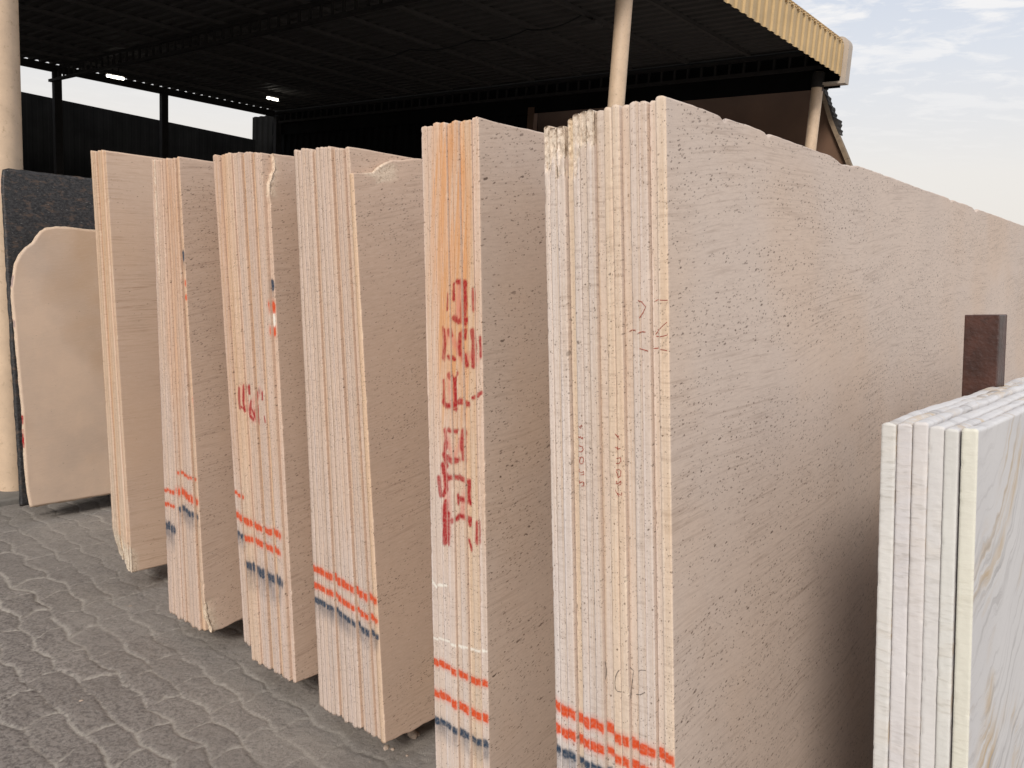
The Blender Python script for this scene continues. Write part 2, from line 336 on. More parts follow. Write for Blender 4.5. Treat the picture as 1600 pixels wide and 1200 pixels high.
# ------------------------------------------------------------------ ground
def build_ground():
    def axis(a, b, step, far, g=1.22):
        v = list(np.arange(a, b, step)); s = step; x = v[-1]
        while x < far: s *= g; x += s; v.append(x)
        s = step; x = v[0]; pre = []
        while x > -far: s *= g; x -= s; pre.append(x)
        return np.array(pre[::-1]+v)
    xs = axis(-4.3, -.3, .0058, 900); ys = axis(.55, 4.9, .0062, 900)
    X, Y = np.meshgrid(xs, ys, indexing='ij')
    # pavers: staggered rows with wavy worn edges
    Wc = X*Wd[0]+Y*Wd[1]; Lq = X*Ld[0]+Y*Ld[1]
    wu = Wc+.055*fbm(X*5, Y*5, 3, 3)+.006*fbm(X*40, Y*40, 9, 2); wv = Lq+.055*fbm(X*3+9, Y*3, 5, 3)+.006*fbm(X*34, Y*34+7, 11, 3)
    tri = lambda q: 2*np.abs(2*(q-np.floor(q+.5)))-1
    PW, PL = .226, .1265
    b0 = (wv-.795)/PL; row = np.floor(b0+.11*tri(wu/PW+.15)); b = b0+.11*tri(wu/PW+.15)-row
    a0 = wu/PW+.5*(row % 2)+.13+.09*tri(b*.5+.2)+.40*(hash2(row, 0, 8)-.5); cell = np.floor(a0); a = a0-cell
    idv = hash2(row, cell, 5)
    rowv = .55+.45*hash2(row, cell, 6)
    e = np.minimum(np.minimum(b, 1-b)*PL, np.minimum(a, 1-a)*PW*rowv*1.5+.0)
    e = e+.006*fbm(X*75, Y*75, 77, 3)
    wd = .0035+.011*np.clip(fbm(X*2.6, Y*2.6, 21, 4)+.30, 0, 1)
    joint = smooth(1-(e-wd*.38)/(wd*.42))
    near = ((X > -4.4) & (X < -.2) & (Y > .5) & (Y < 5.0))
    dust = np.clip(fbm(X*.9+3, Y*.9, 31, 4)*1.5+.22, 0, 1)
    Lc = X*Ld[0]+Y*Ld[1]
    dust = np.clip(np.maximum(np.clip(dust*1.25-.25, 0, 1)*.75, np.clip((Lc-.55)/1.1, 0, .85)+fbm(X*3, Y*3, 41, 3)*.25), 0, 1)
    Z = (-.004*joint*joint + .0045*np.clip(e/.022, 0, 1) - .009*(hash2(np.floor(idv*9999), 0, 3)-.5)*(1-joint))*(1-.72*dust)
    Z = Z+.0035*fbm(X*30, Y*30, 51, 3)*(1-.5*dust)+.012*fbm(X*1.5, Y*1.5, 61, 3)
    Z = np.where(near, Z, 0)
    ny = len(ys); nx = len(xs)
    co = np.stack([X, Y, Z], -1).reshape(-1, 3)
    i = np.arange(nx-1)[:, None]*ny+np.arange(ny-1)[None]
    q = np.stack([i, i+ny, i+ny+1, i+1], -1).reshape(-1, 4)
    me = mesh_np('ground', co, q); me.materials.append(M_PAVE)
    a = me.color_attributes.new('joint', 'FLOAT_COLOR', 'POINT')
    a.data.foreach_set('color', np.stack([joint, idv, dust, np.ones_like(X)], -1).reshape(-1).astype('f4'))
    o = bpy.data.objects.new('ground', me); link(o); tag(o, kind='structure'); return o
def mesh_np(name, co, quads, extra=None):
    me = bpy.data.meshes.new(name)
    nq = len(quads); ex = extra or []
    loops = quads.reshape(-1).tolist() if ex else quads.reshape(-1)
    starts = np.arange(nq)*4; tot = np.full(nq, 4)
    if ex:
        loops = list(loops); starts = list(starts); tot = list(tot)
        for f in ex: starts.append(len(loops)); tot.append(len(f)); loops += list(f)
    me.vertices.add(len(co)); me.vertices.foreach_set('co', np.asarray(co, 'f4').reshape(-1))
    me.loops.add(len(loops)); me.loops.foreach_set('vertex_index', np.asarray(loops, 'i4'))
    me.polygons.add(len(starts)); me.polygons.foreach_set('loop_start', np.asarray(starts, 'i4')); me.polygons.foreach_set('loop_total', np.asarray(tot, 'i4'))
    me.update(calc_edges=True); me.validate(); return me
build_ground()

# ------------------------------------------------------------------ paint on the stack ends (stroke lists in photo pixels, traced onto the end plane)
OR = (.60, .068, .012); BL = (.024, .045, .078); RD = (.34, .012, .014); PK = (.60, .17, .14); WH = (.78, .74, .66); GR = (.14, .13, .12)
def c8(x, y): return 320+x/2.4, 700+y/2.4
def c7(x, y): return x*.3, 700+y*.3
def c6(x, y): return 320+x*.3, 340+y*.3
def c2(x, y): return 640+x*.4, 400+y*.4
def c3(x, y): return 640+x*.3, 840+y*.3
PAINT = {
 '2': [(OR, 2.0, 0, [c7(920, 127), c7(968, 145), c7(1016, 166)]), (OR, 4.3, 0, [c7(922, 225), c7(970, 248), c7(1022, 282)]),
       (OR, 2.1, 0, [c7(850, 214), c7(906, 231)]), (OR, 2.4, 0, [c7(855, 286), c7(906, 303)]),
       (BL, 5.0, 1, [c7(932, 316), c7(975, 332), c7(1024, 362)]), (BL, 7, 1, [c7(856, 392), c7(906, 425)]),
       (BL, 4, 1, [(286, 395), (287, 405)]), (OR, 2.6, 0, [(290, 441), (290, 443)]), (OR, 2.4, 0, [(291, 464), (291, 466)]), (PK, 1.6, 1, [(301, 622), (303, 650)])],
 '3': [(OR, 2.4, 0, [c7(1210, 228), c7(1265, 256)]), (OR, 4.0, 0, [c7(1214, 345), c7(1262, 368), c7(1300, 392), c7(1370, 425), c7(1452, 455)]),
       (OR, 3.6, 0, [c7(1278, 466), c7(1340, 490), c7(1400, 520), c7(1452, 550)]), (BL, 4.2, 1, [c7(1224, 440), c7(1275, 470)]),
       (BL, 7.5, 1, [c7(1282, 605), c7(1360, 650), c7(1458, 705)]),
       (BL, 4.5, 1, [(421, 440), (421, 450)]), (OR, 4.2, 0, [(422, 475), (423, 486)]), (OR, 4.0, 0, [(424, 511), (424, 519)]), (WH, 3, 0, [(423, 492), (424, 506)])]
      + [(RD, w, 2, [c6(*p) for p in pts]) for w, pts in ((1.8, [(178, 890), (178, 940), (182, 992)]), (2.2, [(204, 882), (200, 960), (208, 1005)]), (1.8, [(230, 876), (232, 915)]),
         (1.8, [(240, 955), (235, 1030), (252, 1050)]), (1.9, [(262, 912), (266, 940)]), (2.3, [(270, 985), (262, 1030), (274, 1066)]), (1.7, [(298, 912), (298, 945)]), (1.3, [(246, 1000), (268, 1055)]),
         (1.0, [(308, 1035), (313, 1065)]), (1.2, [(190, 985), (212, 1008)]))]
      + [(PK, 9, 3, [c6(195, 905), c6(215, 985), c6(255, 1030)]), (PK, 6, 3, [c6(285, 905), c6(255, 960)]), (GR, 3, 3, [c6(278, 895), c6(284, 910)])],
 '4': [(OR, 4.4, 0, [c8(408, 452), c8(480, 488), c8(560, 535), c8(632, 575)]), (OR, 3.8, 0, [c8(408, 512), c8(480, 550), c8(560, 605), c8(636, 650)]),
       (BL, 5.0, 1, [c8(410, 568), c8(480, 605), c8(560, 660), c8(640, 712)])],
 '5': [(OR, 4.2, 0, [c3(118, 635), c3(230, 695), c3(320, 745), c3(408, 775)]), (OR, 5.0, 0, [c3(118, 793), c3(230, 860), c3(320, 915), c3(410, 955)]),
       (BL, 6.0, 1, [c3(122, 935), c3(230, 1000), c3(320, 1050), c3(412, 1095)]),
       (WH, 1.3, 0, [c3(112, 512), c3(215, 550), c3(275, 575), c3(395, 600)]), (WH, 1.5, 0, [c3(115, 215), c3(140, 250), c3(190, 255)])]
      + [(RD, w, 2, [c2(*p) for p in pts]) for w, pts in (
         (2.4, [(168, 108), (165, 165)]), (3.2, [(206, 102), (210, 160), (205, 215), (207, 262)]), (2.6, [(185, 104), (212, 106)]), (3.0, [(165, 240), (190, 262), (214, 246)]), (2.0, [(246, 130), (249, 212)]), (1.2, [(149, 140), (147, 205)]),
         (2.4, [(133, 285), (136, 340), (133, 402)]), (2.6, [(154, 288), (157, 305)]), (2.6, [(210, 290), (208, 318)]), (2.6, [(198, 312), (196, 388)]), (2.4, [(152, 388), (170, 402)]), (3.0, [(208, 386), (216, 424)]), (3.2, [(244, 296), (250, 350), (246, 428)]), (1.6, [(270, 320), (273, 398)]),
         (2.4, [(154, 462), (168, 486), (184, 462)]), (2.4, [(169, 488), (174, 575)]), (2.2, [(134, 492), (137, 585)]), (2.8, [(134, 574), (165, 582), (200, 572), (228, 578)]), (1.6, [(165, 598), (185, 600)]), (1.9, [(244, 554), (262, 548), (276, 536)]),
         (2.4, [(155, 676), (170, 684), (186, 682)]), (2.4, [(138, 686), (143, 720), (138, 770)]), (2.8, [(208, 688), (206, 740), (209, 796)]), (3.4, [(142, 776), (165, 796), (190, 798)]), (2.6, [(134, 780), (146, 815)]),
         (3.0, [(130, 822), (134, 850), (152, 862)]), (2.8, [(114, 868), (118, 905), (122, 940)]), (2.6, [(138, 868), (145, 905), (132, 940)]), (2.6, [(165, 862), (190, 866), (212, 880)]), (3.0, [(226, 884), (222, 925), (230, 966)]), (2.8, [(183, 936), (187, 966)]), (2.4, [(186, 950), (230, 962)]),
         (3.2, [(140, 965), (136, 1030), (138, 1122)]), (2.8, [(150, 1000), (151, 1120)]), (2.8, [(166, 1032), (190, 1018), (232, 1030)]), (2.2, [(232, 1030), (228, 1050)]), (2.8, [(264, 1042), (264, 1116)]), (2.2, [(224, 1108), (236, 1148)]))]
      + [(PK, 9, 3, [c2(195, 130), c2(190, 240)]), (PK, 8, 3, [c2(150, 300), c2(200, 390), c2(250, 400)]), (PK, 6, 3, [c2(155, 470), c2(160, 570)]), (PK, 6, 3, [c2(145, 700), c2(170, 780), c2(205, 720)]), (PK, 8, 3, [c2(140, 850), c2(145, 950), c2(145, 1080)]), (PK, 7, 3, [c2(225, 890), c2(205, 1020)])],
 '6': [(OR, 6.3, 0, [c3(750, 862), c3(850, 925), c3(960, 970), c3(1060, 1025), c3(1180, 1095), c3(1300, 1130), c3(1400, 1182)]), (OR, 5.8, 0, [c3(750, 985), c3(850, 1035), c3(960, 1085), c3(1060, 1140), c3(1180, 1205), c3(1300, 1245), c3(1410, 1300)]),
       (BL, 7, 1, [c3(750, 1090), c3(850, 1145), c3(960, 1200), c3(1060, 1250), c3(1410, 1400)])],
}
def seg_dist(px, pz, pts):
    best = np.full(px.shape, 9.)
    for (ax, az), (bx, bz) in zip(pts[:-1], pts[1:]):
        vx, vz = bx-ax, bz-az; q = vx*vx+vz*vz+1e-12
        t = np.clip(((px-ax)*vx+(pz-az)*vz)/q, 0, 1)
        best = np.minimum(best, np.hypot(px-ax-t*vx, pz-az-t*vz))
    return best
def paint_eval(key, l, w, z):
    col = np.zeros((len(w), 3)); al = np.zeros(len(w))
    n1 = vn(w*190, z*60, 3); n2 = vn(w*60, z*45, 7)
    for c, wd, kind, pts in sorted(PAINT.get(key, []), key=lambda s: -s[2]):
        mpts = [on_end(x, y, l) for x, y in pts]
        dist = EYE*0
        x0, y0 = pts[0]; dep = hit(x0, y0, Ld*l, Ld); mpp = float((M @ (dep-EYE))[2])/F      # metres per photo pixel there
        r = wd*mpp*{0: 1.34, 1: 1.3, 2: 2.15, 3: 1.6}[kind]; d = seg_dist(w, z, mpts) + r*.40*n1 + r*.40*n2
        if kind == 3: a = .60*np.clip(1-d/r, 0, 1)
        elif kind == 0: a = np.clip((r*1.12-d)/(r*.35), 0, 1); a = np.maximum(a, .26*np.clip(1-(d-r)/(r*1.1), 0, 1)*(d > r*.8))
        elif kind == 1:
            a = np.clip((r-d)/(r*.5), 0, 1); zz = z-np.interp(w, [p[0] for p in mpts], [p[1] for p in mpts])
            hz = np.where(zz < 0, .78*np.clip(1+zz/(r*4.6), 0, 1), .22*np.clip(1-zz/(r*2.2), 0, 1))*(d < r*5)
            a = np.maximum(a, hz*np.clip(1.3-abs(w-np.clip(w, min(p[0] for p in mpts), max(p[0] for p in mpts)))/.01, 0, 1)*(.8+.8*n2))
        else: a = np.clip((r*1.0-d)/(r*.5), 0, 1)*(.92+.3*n1)
        a = np.clip(a, 0, .97)
        A = np.array(c)[None]; col = col*(1-a[:, None])+A*a[:, None]; al = al*(1-a)+a
    return col/np.maximum(al, 1e-4)[:, None], al

# ------------------------------------------------------------------ one slab
def make_slab(name, mat, BLp, TLp, t_b, t_t, l0, length, hstep, key=None, edge=None, top=None, bot=None, tone=(1, 1, 1), endtone=None, stain=0, chips=(), nu=5, seed=0, lsteps=None, brk=None, fuse=(False, False), band=(1, 1, 1)):
    """BLp/TLp: (w, z) of the slab's bottom-left and top-left corner on its end plane; edge(h) -> recess of the end, top(l)/bot(l) -> outline offset."""
    BLp = np.array(BLp, float); TLp = np.array(TLp, float)
    up2 = TLp-BLp; Hs = np.linalg.norm(up2); up2 /= Hs
    Uv = up2[0]*Wd+up2[1]*Zd; Nv = up2[1]*Wd-up2[0]*Zd
    nh = max(8, int(Hs/hstep)); hs = np.linspace(0, Hs, nh+1)
    ls = np.array(lsteps if lsteps is not None else [0, .0025, .006, .012, .022, .04, .07, .12, .2, .32, .48, .7, 1., 1.4, 1.9, 2.4, length]); ls = ls[ls <= length]
    if ls[-1] < length: ls = np.append(ls, length)
    us = np.linspace(0, 1, nu)
    onuf = None
    # ring (u,h) around the section
    ring = [(u, 0) for u in range(nu)]+[(nu-1, j) for j in range(1, nh+1)]+[(u, nh) for u in range(nu-2, -1, -1)]+[(0, j) for j in range(nh-1, 0, -1)]
    ri = np.array(ring); nr = len(ring)
    uu = us[ri[:, 0]]; hh = hs[ri[:, 1]]
    V = []; cap = []
    nl = len(ls)
    Lr = np.repeat(ls, nr); Ur = np.tile(uu, nl); Hr = np.tile(hh, nl)
    # near cap interior
    gi, gj = np.meshgrid(np.arange(1, nu-1), np.arange(1, nh), indexing='ij')
    gu = us[gi.ravel()]; gh = hs[gj.ravel()]
    Uall = np.concatenate([Ur, gu]); Hall = np.concatenate([Hr, gh]); Lall = np.concatenate([Lr, np.zeros(len(gu))])
    base = nl*nr
    quads = []
    k = np.arange(nl-1)[:, None]*nr; a = np.arange(nr)[None]; bq = (np.arange(nr)+1) % nr
    q = np.stack([k+a, k+bq[None], k+nr+bq[None], k+nr+a], -1).reshape(-1, 4)[:, ::-1]; quads.append(q)
    idx = np.zeros((nu, nh+1), int)
    for n_, (i, j) in enumerate(ring): idx[i, j] = n_
    idx[1:nu-1, 1:nh] = base+np.arange((nu-2)*(nh-1)).reshape(nu-2, nh-1)
    q = np.stack([idx[:-1, :-1], idx[1:, :-1], idx[1:, 1:], idx[:-1, 1:]], -1).reshape(-1, 4); quads.append(q)
    farcap = [tuple(((nl-1)*nr+np.arange(nr))[::-1].tolist())]
    # outline offsets
    tb = t_b+(t_t-t_b)*Hall/Hs
    Eo = edge(Hall) if edge else 0*Hall
    To = top(Lall+Eo) if top else 0*Hall
    Bo = bot(Lall+Eo) if bot else 0*Hall
    w_l = np.exp(-Lall/.25)*(1-Lall/length) if edge else 0
    Lx = Lall+Eo*w_l
    Hx = Hall+To*smooth((Hall-Hs*.55)/(Hs*.45))+Bo*smooth((Hs*.35-Hall)/(Hs*.35))
    # small bevel and chipped arrises
    endv = (Lall < 1e-6)
    onu = (Uall < 1e-6) | (Uall > 1-1e-6)
    fz = ((Uall < 1e-6) & fuse[0]) | ((Uall > 1-1e-6) & fuse[1]); rough = onu & ~fz
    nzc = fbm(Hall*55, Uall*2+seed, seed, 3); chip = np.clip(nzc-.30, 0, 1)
    Lx += np.where(endv, .0007*vn(Hall*150, Uall*5+seed, seed+1)+.0010*fbm(Hall*9, Uall+seed, seed+2, 2), 0)
    Lx += np.where(endv & rough, .0005+.010*chip, 0)
    side = onu & (Lall > .001) & (Lall < .008)
    ux = (Uall-.5)*tb*np.where(rough, .993, 1.0)
    ux += np.where(endv & rough, -np.sign(Uall-.5)*(.0004+.002*chip), 0)
    topv = Hall > Hs-1e-6
    arch = (1-(2*Uall-1)**2)
    Hx += np.where(topv, .0025*arch-.0008*onu+.0022*fbm(Lall*14, Uall*3+seed, seed+4, 3), 0)
    botv = Hall < 1e-6
    Hx += np.where(botv, -.003*arch+.002*onu+.003*fbm(Lall*16, Uall*4+seed, seed+5, 3), 0)
    # broken patches: (u0,h0,l0, radius_h, radius_l, depth)
    brkm = np.zeros(len(Hall))
    if brk:
        for (h0, lb, rh, rl, dep) in brk:
            d = np.sqrt(((Hx-h0)/rh)**2+((Lx-lb)/rl)**2)+.55*fbm(Hx*38, Lx*38+Uall*3, seed+8, 3)
            mk = smooth((1.15-d)/.35); brkm = np.maximum(brkm, mk)
            Lx += np.where(endv, mk*dep*(.45+1.1*np.abs(fbm(Hx*60, Uall*3+seed, 17, 3))), 0)
            ux -= np.where((Uall > .99) & (Lall > .0005), mk*dep*.55*(.6+.9*fbm(Hx*70, Lx*70, 19, 2)), 0)
    ux = ux+tb/2
    co = np.stack([ux, Lx, Hx], -1)
    me = mesh_np(name, co, np.concatenate(quads), farcap)
    me.materials.append(mat)
    # world position of end vertices for the paint
    org = BLp[0]*Wd+BLp[1]*Zd+l0*Ld
    Pw = org+co[:, :1]*Nv+co[:, 1:2]*Ld+co[:, 2:3]*Uv
    w = Pw @ Wd; z = Pw[:, 2]
    col = np.zeros((len(co), 4)); 
    if key in PAINT:
        jz = (hash2(seed, 3., 1)-.5)*.006; c, a = paint_eval(key, PLANE[key], w, z+jz)
        col[:, :3] = c; col[:, 3] = np.where(endv, a*(1-.38*rough)*(1-.12*(abs(Uall-.5) > .34)), 0)
    at = me.color_attributes.new('paint', 'FLOAT_COLOR', 'POINT'); at.data.foreach_set('color', col.reshape(-1).astype('f4'))
    wear = np.zeros((len(co), 4)); wear[:, 3] = 1
    if stain:
        sf = stain(w, z) if callable(stain) else np.full(len(co), stain)
        sf = sf*(.7+.9*vn(w*160, z*4, seed+31)+.35*vn(w*400, z*11, 5))
        wear[:, 0] = np.where(Lall < .0015, np.clip(sf, 0, .95), 0)
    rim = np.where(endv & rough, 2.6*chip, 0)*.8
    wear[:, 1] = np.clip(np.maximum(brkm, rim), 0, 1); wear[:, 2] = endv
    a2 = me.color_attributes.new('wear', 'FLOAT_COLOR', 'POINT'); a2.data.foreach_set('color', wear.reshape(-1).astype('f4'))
    tn = np.ones((len(co), 4)); et = np.array(endtone if endtone is not None else tone)
    dst = smooth((1.25-z)/.9+.8*fbm(w*9, z*2.2, 43, 3))[:, None]*.8 if stain else 0*z[:, None]
    et = et[None]*(1+dst*(np.array([.96, 1.02, 1.10])-1))
    bandv = np.interp(Uall, [0, .22, .34, .66, .80, 1], [band[0], band[0], band[1], band[1], band[2], band[2]])[:, None]**np.array([1, 1.25, 1.7])  # tone across the end; a raised left value paints in a lit chamfer
    et = et*bandv
    tn[:, :3] = np.where((Lall < .0015)[:, None], et, np.array(tone))
    a3 = me.color_attributes.new('tone', 'FLOAT_COLOR', 'POINT'); a3.data.foreach_set('color', tn.reshape(-1).astype('f4'))
    o = bpy.data.objects.new(name, me)
    m4 = Matrix.Identity(4)
    for i in range(3):
        m4[i][0] = Nv[i]; m4[i][1] = Ld[i]; m4[i][2] = Uv[i]; m4[i][3] = org[i]
    o.matrix_world = m4; link(o)
    return o

ORD = ['first', 'second', 'third', 'fourth', 'fifth', 'sixth', 'seventh', 'eighth', 'ninth', 'tenth', 'eleventh', 'twelfth', 'thirteenth', 'fourteenth', 'fifteenth', 'sixteenth', 'seventeenth', 'eighteenth']
# stacks: (w,z) of end corners  BL, BR, TL, TR, end distance, slab count
ST = {
 '1': dict(BL=(-3.763, .123), BR=(-3.575, .100), TL=(-3.961, 1.984), TR=(-3.807, 1.980), l=1.509, n=8),
 '2': dict(BL=(-3.144, .080), BR=(-2.830, .100), TL=(-3.287, 1.921), TR=(-3.056, 1.923), l=1.480, n=13),
 '3': dict(BL=(-2.616, .090), BR=(-2.281, .100), TL=(-2.875, 1.930), TR=(-2.520, 1.927), l=1.517, n=16),
 '4': dict(BL=(-2.141, .080), BR=(-1.796, .100), TL=(-2.364, 1.927), TR=(-2.063, 1.924), l=1.530, n=15),
 '5': dict(BL=(-1.298, .090), BR=(-1.116, .100), TL=(-1.484, 1.912), TR=(-1.302, 1.920), l=1.301, n=9),
 '6': dict(BL=(-.886, .090), BR=(-.595, .100), TL=(-1.094, 1.900), TR=(-.814, 1.920), l=1.282, n=15),
 'w': dict(BL=(-.284, .098), BR=(-.137, .100), TL=(-.415, 1.396), TR=(-.273, 1.405), l=1.394, n=6),
}
PLANE = {k: v['l'] for k, v in ST.items()}
def offs(n, seed, big=.010):
    r = random.Random(seed); o = []
    for i in range(n): o.append(r.choice([0, 0, .002, -.002, .004, -.004, big*.8, -big*.6])+r.uniform(-.001, .001))
    return o
DESC = {
 '1': ('plain stack beside the rounded slab', 'banded', (1.0, .99, .93)),
 '2': ('stack with staggered orange lines', 'pitted2', (1.02, 1.01, 1.0)),
 '3': ('stack with the short red scrawl', 'pitted2', (1.02, 1.02, 1.03)),
 '4': ('stack left of the tall red numerals', 'pitted2', (1.01, 1.03, 1.05)),
 '5': ('narrow stack bearing tall red numerals', 'pitted', (1.03, 1.02, 1.0)),
 '6': ('widest stack with pencilled red digits', 'big', (1.0, 1.01, 1.01)),
 'w': ('low white marble stack', None, (1, 1, 1)),
}
SLABS = {}
def lerp2(a, b, t): return (a[0]+(b[0]-a[0])*t, a[1]+(b[1]-a[1])*t)
OFF = {'6': [0, 0, 0, .009, 0, 0, 0, .009, 0, .0005, .009, -.001, 0, .009, 0],
       '5': [0, 0, 0, 0, .006, 0, .007, .001, .004],
       '4': [0, 0, 0, 0, 0, .008, 0, 0, 0, .0, .010, .002, .002, .010, .006],
       '3': [.004, .004, .012, 0, 0, 0, .007, 0, 0, .010, .001, .001, .009, .001, .001, .012],
       '2': [0, 0, 0, 0, 0, .004, .009, .009, .001, .001, .001, .010, .001],
       '1': [0, 0, 0, .007, .001, .001, .0, .004]}
def stain_fn(key):
    def f(w, z):
        s = ST[key]; t = (z-s['BR'][1])/(s['TR'][1]-s['BR'][1]); t = np.clip(t, 0, 1)
        wl = s['BL'][0]+(s['TL'][0]-s['BL'][0])*t; wr = s['BR'][0]+(s['TR'][0]-s['BR'][0])*t; u = (w-wl)/(wr-wl)
        n = fbm(u*5, z*1.2, 3, 3)
        if key == '5': return np.clip(1.25*np.exp(-((u-.48)/.27)**2)*smooth((t-.50)/.30)*(1-.55*smooth((t-.93)/.07))+.20*smooth((t-.35)/.3)+.25*n*smooth((t-.3)/.4), 0, .95)*1.15
        if key == '2': return np.clip(.32*np.exp(-((u-.60)/.32)**2)*smooth((t-.25)/.3)+.38*n*smooth((t-.1)/.3)+.08, 0, .7)
        if key == '1': return np.clip(.22+.35*n, 0, .5)
        if key == '3': return np.clip(.45*np.exp(-((u-.12)/.16)**2)*smooth((t-.2)/.4)+.25*n, 0, .6)
        return np.clip(.22*n, 0, .3)
    return f
for key, s in ST.items():
    n = s['n']; desc, mk, wt = DESC[key]; mat = MS[mk] if mk else M_MARBLE
    off = OFF.get(key) or offs(n, 'off'+key, .010)
    near = key in '56w'; hstep = .0035 if near else (.0045 if key in '34' else .006)
    r = random.Random('t'+key)
    wts = [1]*n
    if key == '6': wts = [.75, 1., 1.05, 1.0, .9, .85, .95, 1.3, .95, .9, 1.25, 1.0, 1.0, .95, 1.15]
    tot = sum(wts); cum = [sum(wts[:i])/tot for i in range(n+1)]
    SLABS[key] = []
    for i in range(n):
        f0, f1 = cum[i], cum[i+1]
        bl = lerp2(s['BL'], s['BR'], f0); tl = lerp2(s['TL'], s['TR'], f0)
        wb = (s['BR'][0]-s['BL'][0])*(f1-f0); wtp = (s['TR'][0]-s['TL'][0])*(f1-f0); cs = .999
        last = i == n-1
        v = r.uniform(.985, 1.07) if (i == 0 or abs(off[i]-off[i-1]) > .002) else v+r.uniform(-.012, .012); wm = r.random() if (i == 0 or abs(off[i]-off[i-1]) > .002) else wm
        et = [v*wt[0]*1.02, v*wt[1]*1.055, v*wt[2]*1.11]
        if wm < .22: et = [et[0]*1.03, et[1]*.98, et[2]*.88]
        if off[i] > .005: et = [et[0]*1.04, et[1]*1.01, et[2]*.96]
        tl = (tl[0], tl[1]+r.uniform(-.004, .004)); bl = (bl[0], bl[1]+r.uniform(-.006, .006))
        kw = dict(edge=None, top=None, bot=None, brk=None)
        length = {'w': 2.3, '6': 3.35}.get(key, 2.75)+r.uniform(-.02, .02)
        lst = None
        if key == '6':
            if i < 5: kw['brk'] = [(tl[1]-.05, 0, .125, .05, .008)]; tl = (tl[0], tl[1]-(.016 if i < 3 else .002))
            if i in (5, 6): kw['brk'] = [(1.80, 0, .04, .04, .006)]
            if last:
                cuts = [(.22, .012, .010), (.42, .01, .009), (.86, .05, .012), (.93, .03, .006), (1.9, .02, .010), (2.25, .03, .014)]
                kw['top'] = lambda l, cuts=cuts: sum(-d*np.exp(-((l-c)/w_)**2) for c, w_, d in cuts)+.0018*fbm(l*40, l*0, 5, 3)
                lst = list(np.concatenate([[0, .0025, .006, .012], np.arange(.02, 3.3, .02)]))
        if key == '5' and last:
            lst = list(np.concatenate([[0, .0025, .006, .012], np.arange(.02, 2.7, .03)]))
            kw['top'] = lambda l: .002*fbm(l*30, l*0, 8, 3)
        if key == '4':
            if last:
                # last slab has its upper corner broken away, bottom edge ragged
                kw['edge'] = None
                kw['top'] = lambda l: -.055*smooth((.16-l)/.10)-.02*smooth((.28-l)/.12)-.035*smooth((l-.45)/.3)+.011*fbm(l*30, l*0, 12, 4)
                kw['bot'] = lambda l: .035*np.exp(-((l-.33)/.035)**2)+.05*smooth((l-.22)/.25)-.02*np.exp(-((l-.40)/.02)**2)+.006*fbm(l*30, l*0, 2, 3)
                kw['brk'] = [(1.795, .10, .035, .075, .006)]
                lst = list(np.concatenate([[0, .0025, .006, .012], np.arange(.02, 2.7, .02)]))
            elif i >= n-3: kw['top'] = lambda l: -.03*smooth((l-.35)/.3)+.003*fbm(l*28, l*0, 12, 3)
        if key == '3':
            if last:
                kw['edge'] = lambda h: .012*smooth((h-1.735)/.03)+.012*smooth((h-1.77)/.02)+.005*fbm(h*45, h*0, 4, 4)*(h > 1.65)
                kw['brk'] = [(1.79, 0, .09, .035, .006)]
            if i < 2: bl = (bl[0], bl[1]+.045)
            kw['top'] = lambda l: .006*fbm(l*9, l*0+2, 14, 2)
        if key == '2':
            if last:
                kw['edge'] = lambda h: .02*smooth((.07-h)/.06)+.006*np.clip(fbm(h*60, h*0, 9, 3), 0, 1)*(h < .2)
                kw['bot'] = lambda l: .02*np.exp(-((l-.22)/.08)**2)+.045*smooth((l-.18)/.06)+.006*fbm(l*35, l*0, 3, 3)
                kw['brk'] = [(.03, 0, .09, .05, .010)]
                lst = list(np.concatenate([[0, .0025, .006, .012], np.arange(.02, 2.7, .03)]))
            if i < 6: kw['brk'] = [(1.80-.12*k2, 0, .05, .03, .004) for k2 in range(4)] if i == 1 else None
            if i < 7: off_i = off[i]-.006
        if key == '1':
            # lower front corner of the whole block is rounded: left slabs end higher
            g = (n-1-i)/(n-1)
            kw['edge'] = lambda h, g=g: .022*g*smooth((.13-h)/.13)**1.5+.002*fbm(h*50, h*0, 3, 2)*(h < .25)
            bl = (bl[0], bl[1]+.022*g**1.4)
            kw['brk'] = [(.03, 0, .09, .03, .004)]
        if key == 'w':
            kw['top'] = (lambda l, i=i: .0035*fbm(l*7, l*0+i*3, 20+i, 3)+.002*fbm(l*40, l*0+i*3, 30+i, 2))
            lst = list(np.concatenate([[0, .0025, .006, .012], np.arange(.02, 2.25, .02)]))
            et = [.91, .905, .90] if not last else [1.0, .965, .875]
            if not last: wb *= .985; wtp *= .985
            if i == 4: wb *= .90; wtp *= .88
            et = [e*r.uniform(.97, 1.02) for e in et]
        o_i = off[i]
        if key != 'w':
            same = lambda a_, b_: 0 <= a_ < n and 0 <= b_ < n and abs(off[a_]-off[b_]) < .0015 and random.Random('%s%d' % (key, max(a_, b_))).random() < .62
            kw['fuse'] = (same(i-1, i), same(i, i+1))
            q_ = r.random(); kw['band'] = (1.09, .98, .98) if q_ < .3 else (.90, 1.0, 1.02) if q_ < .5 else (1.0, 1.0, .88) if q_ < .72 else (1, 1, 1)  # pale left strip paints in a lit chamfer; other strips only vary tone
        if key == 'w': o_i = [-.001, .002, .001, .003, 0, .001][i]
        name = 'marble_panel' if key == 'w' else 'limestone_panel'  # each panel is a cut stone slab
        faceT = (1, 1, 1)
        if key == 'w': faceT = (.93, .93, .94)
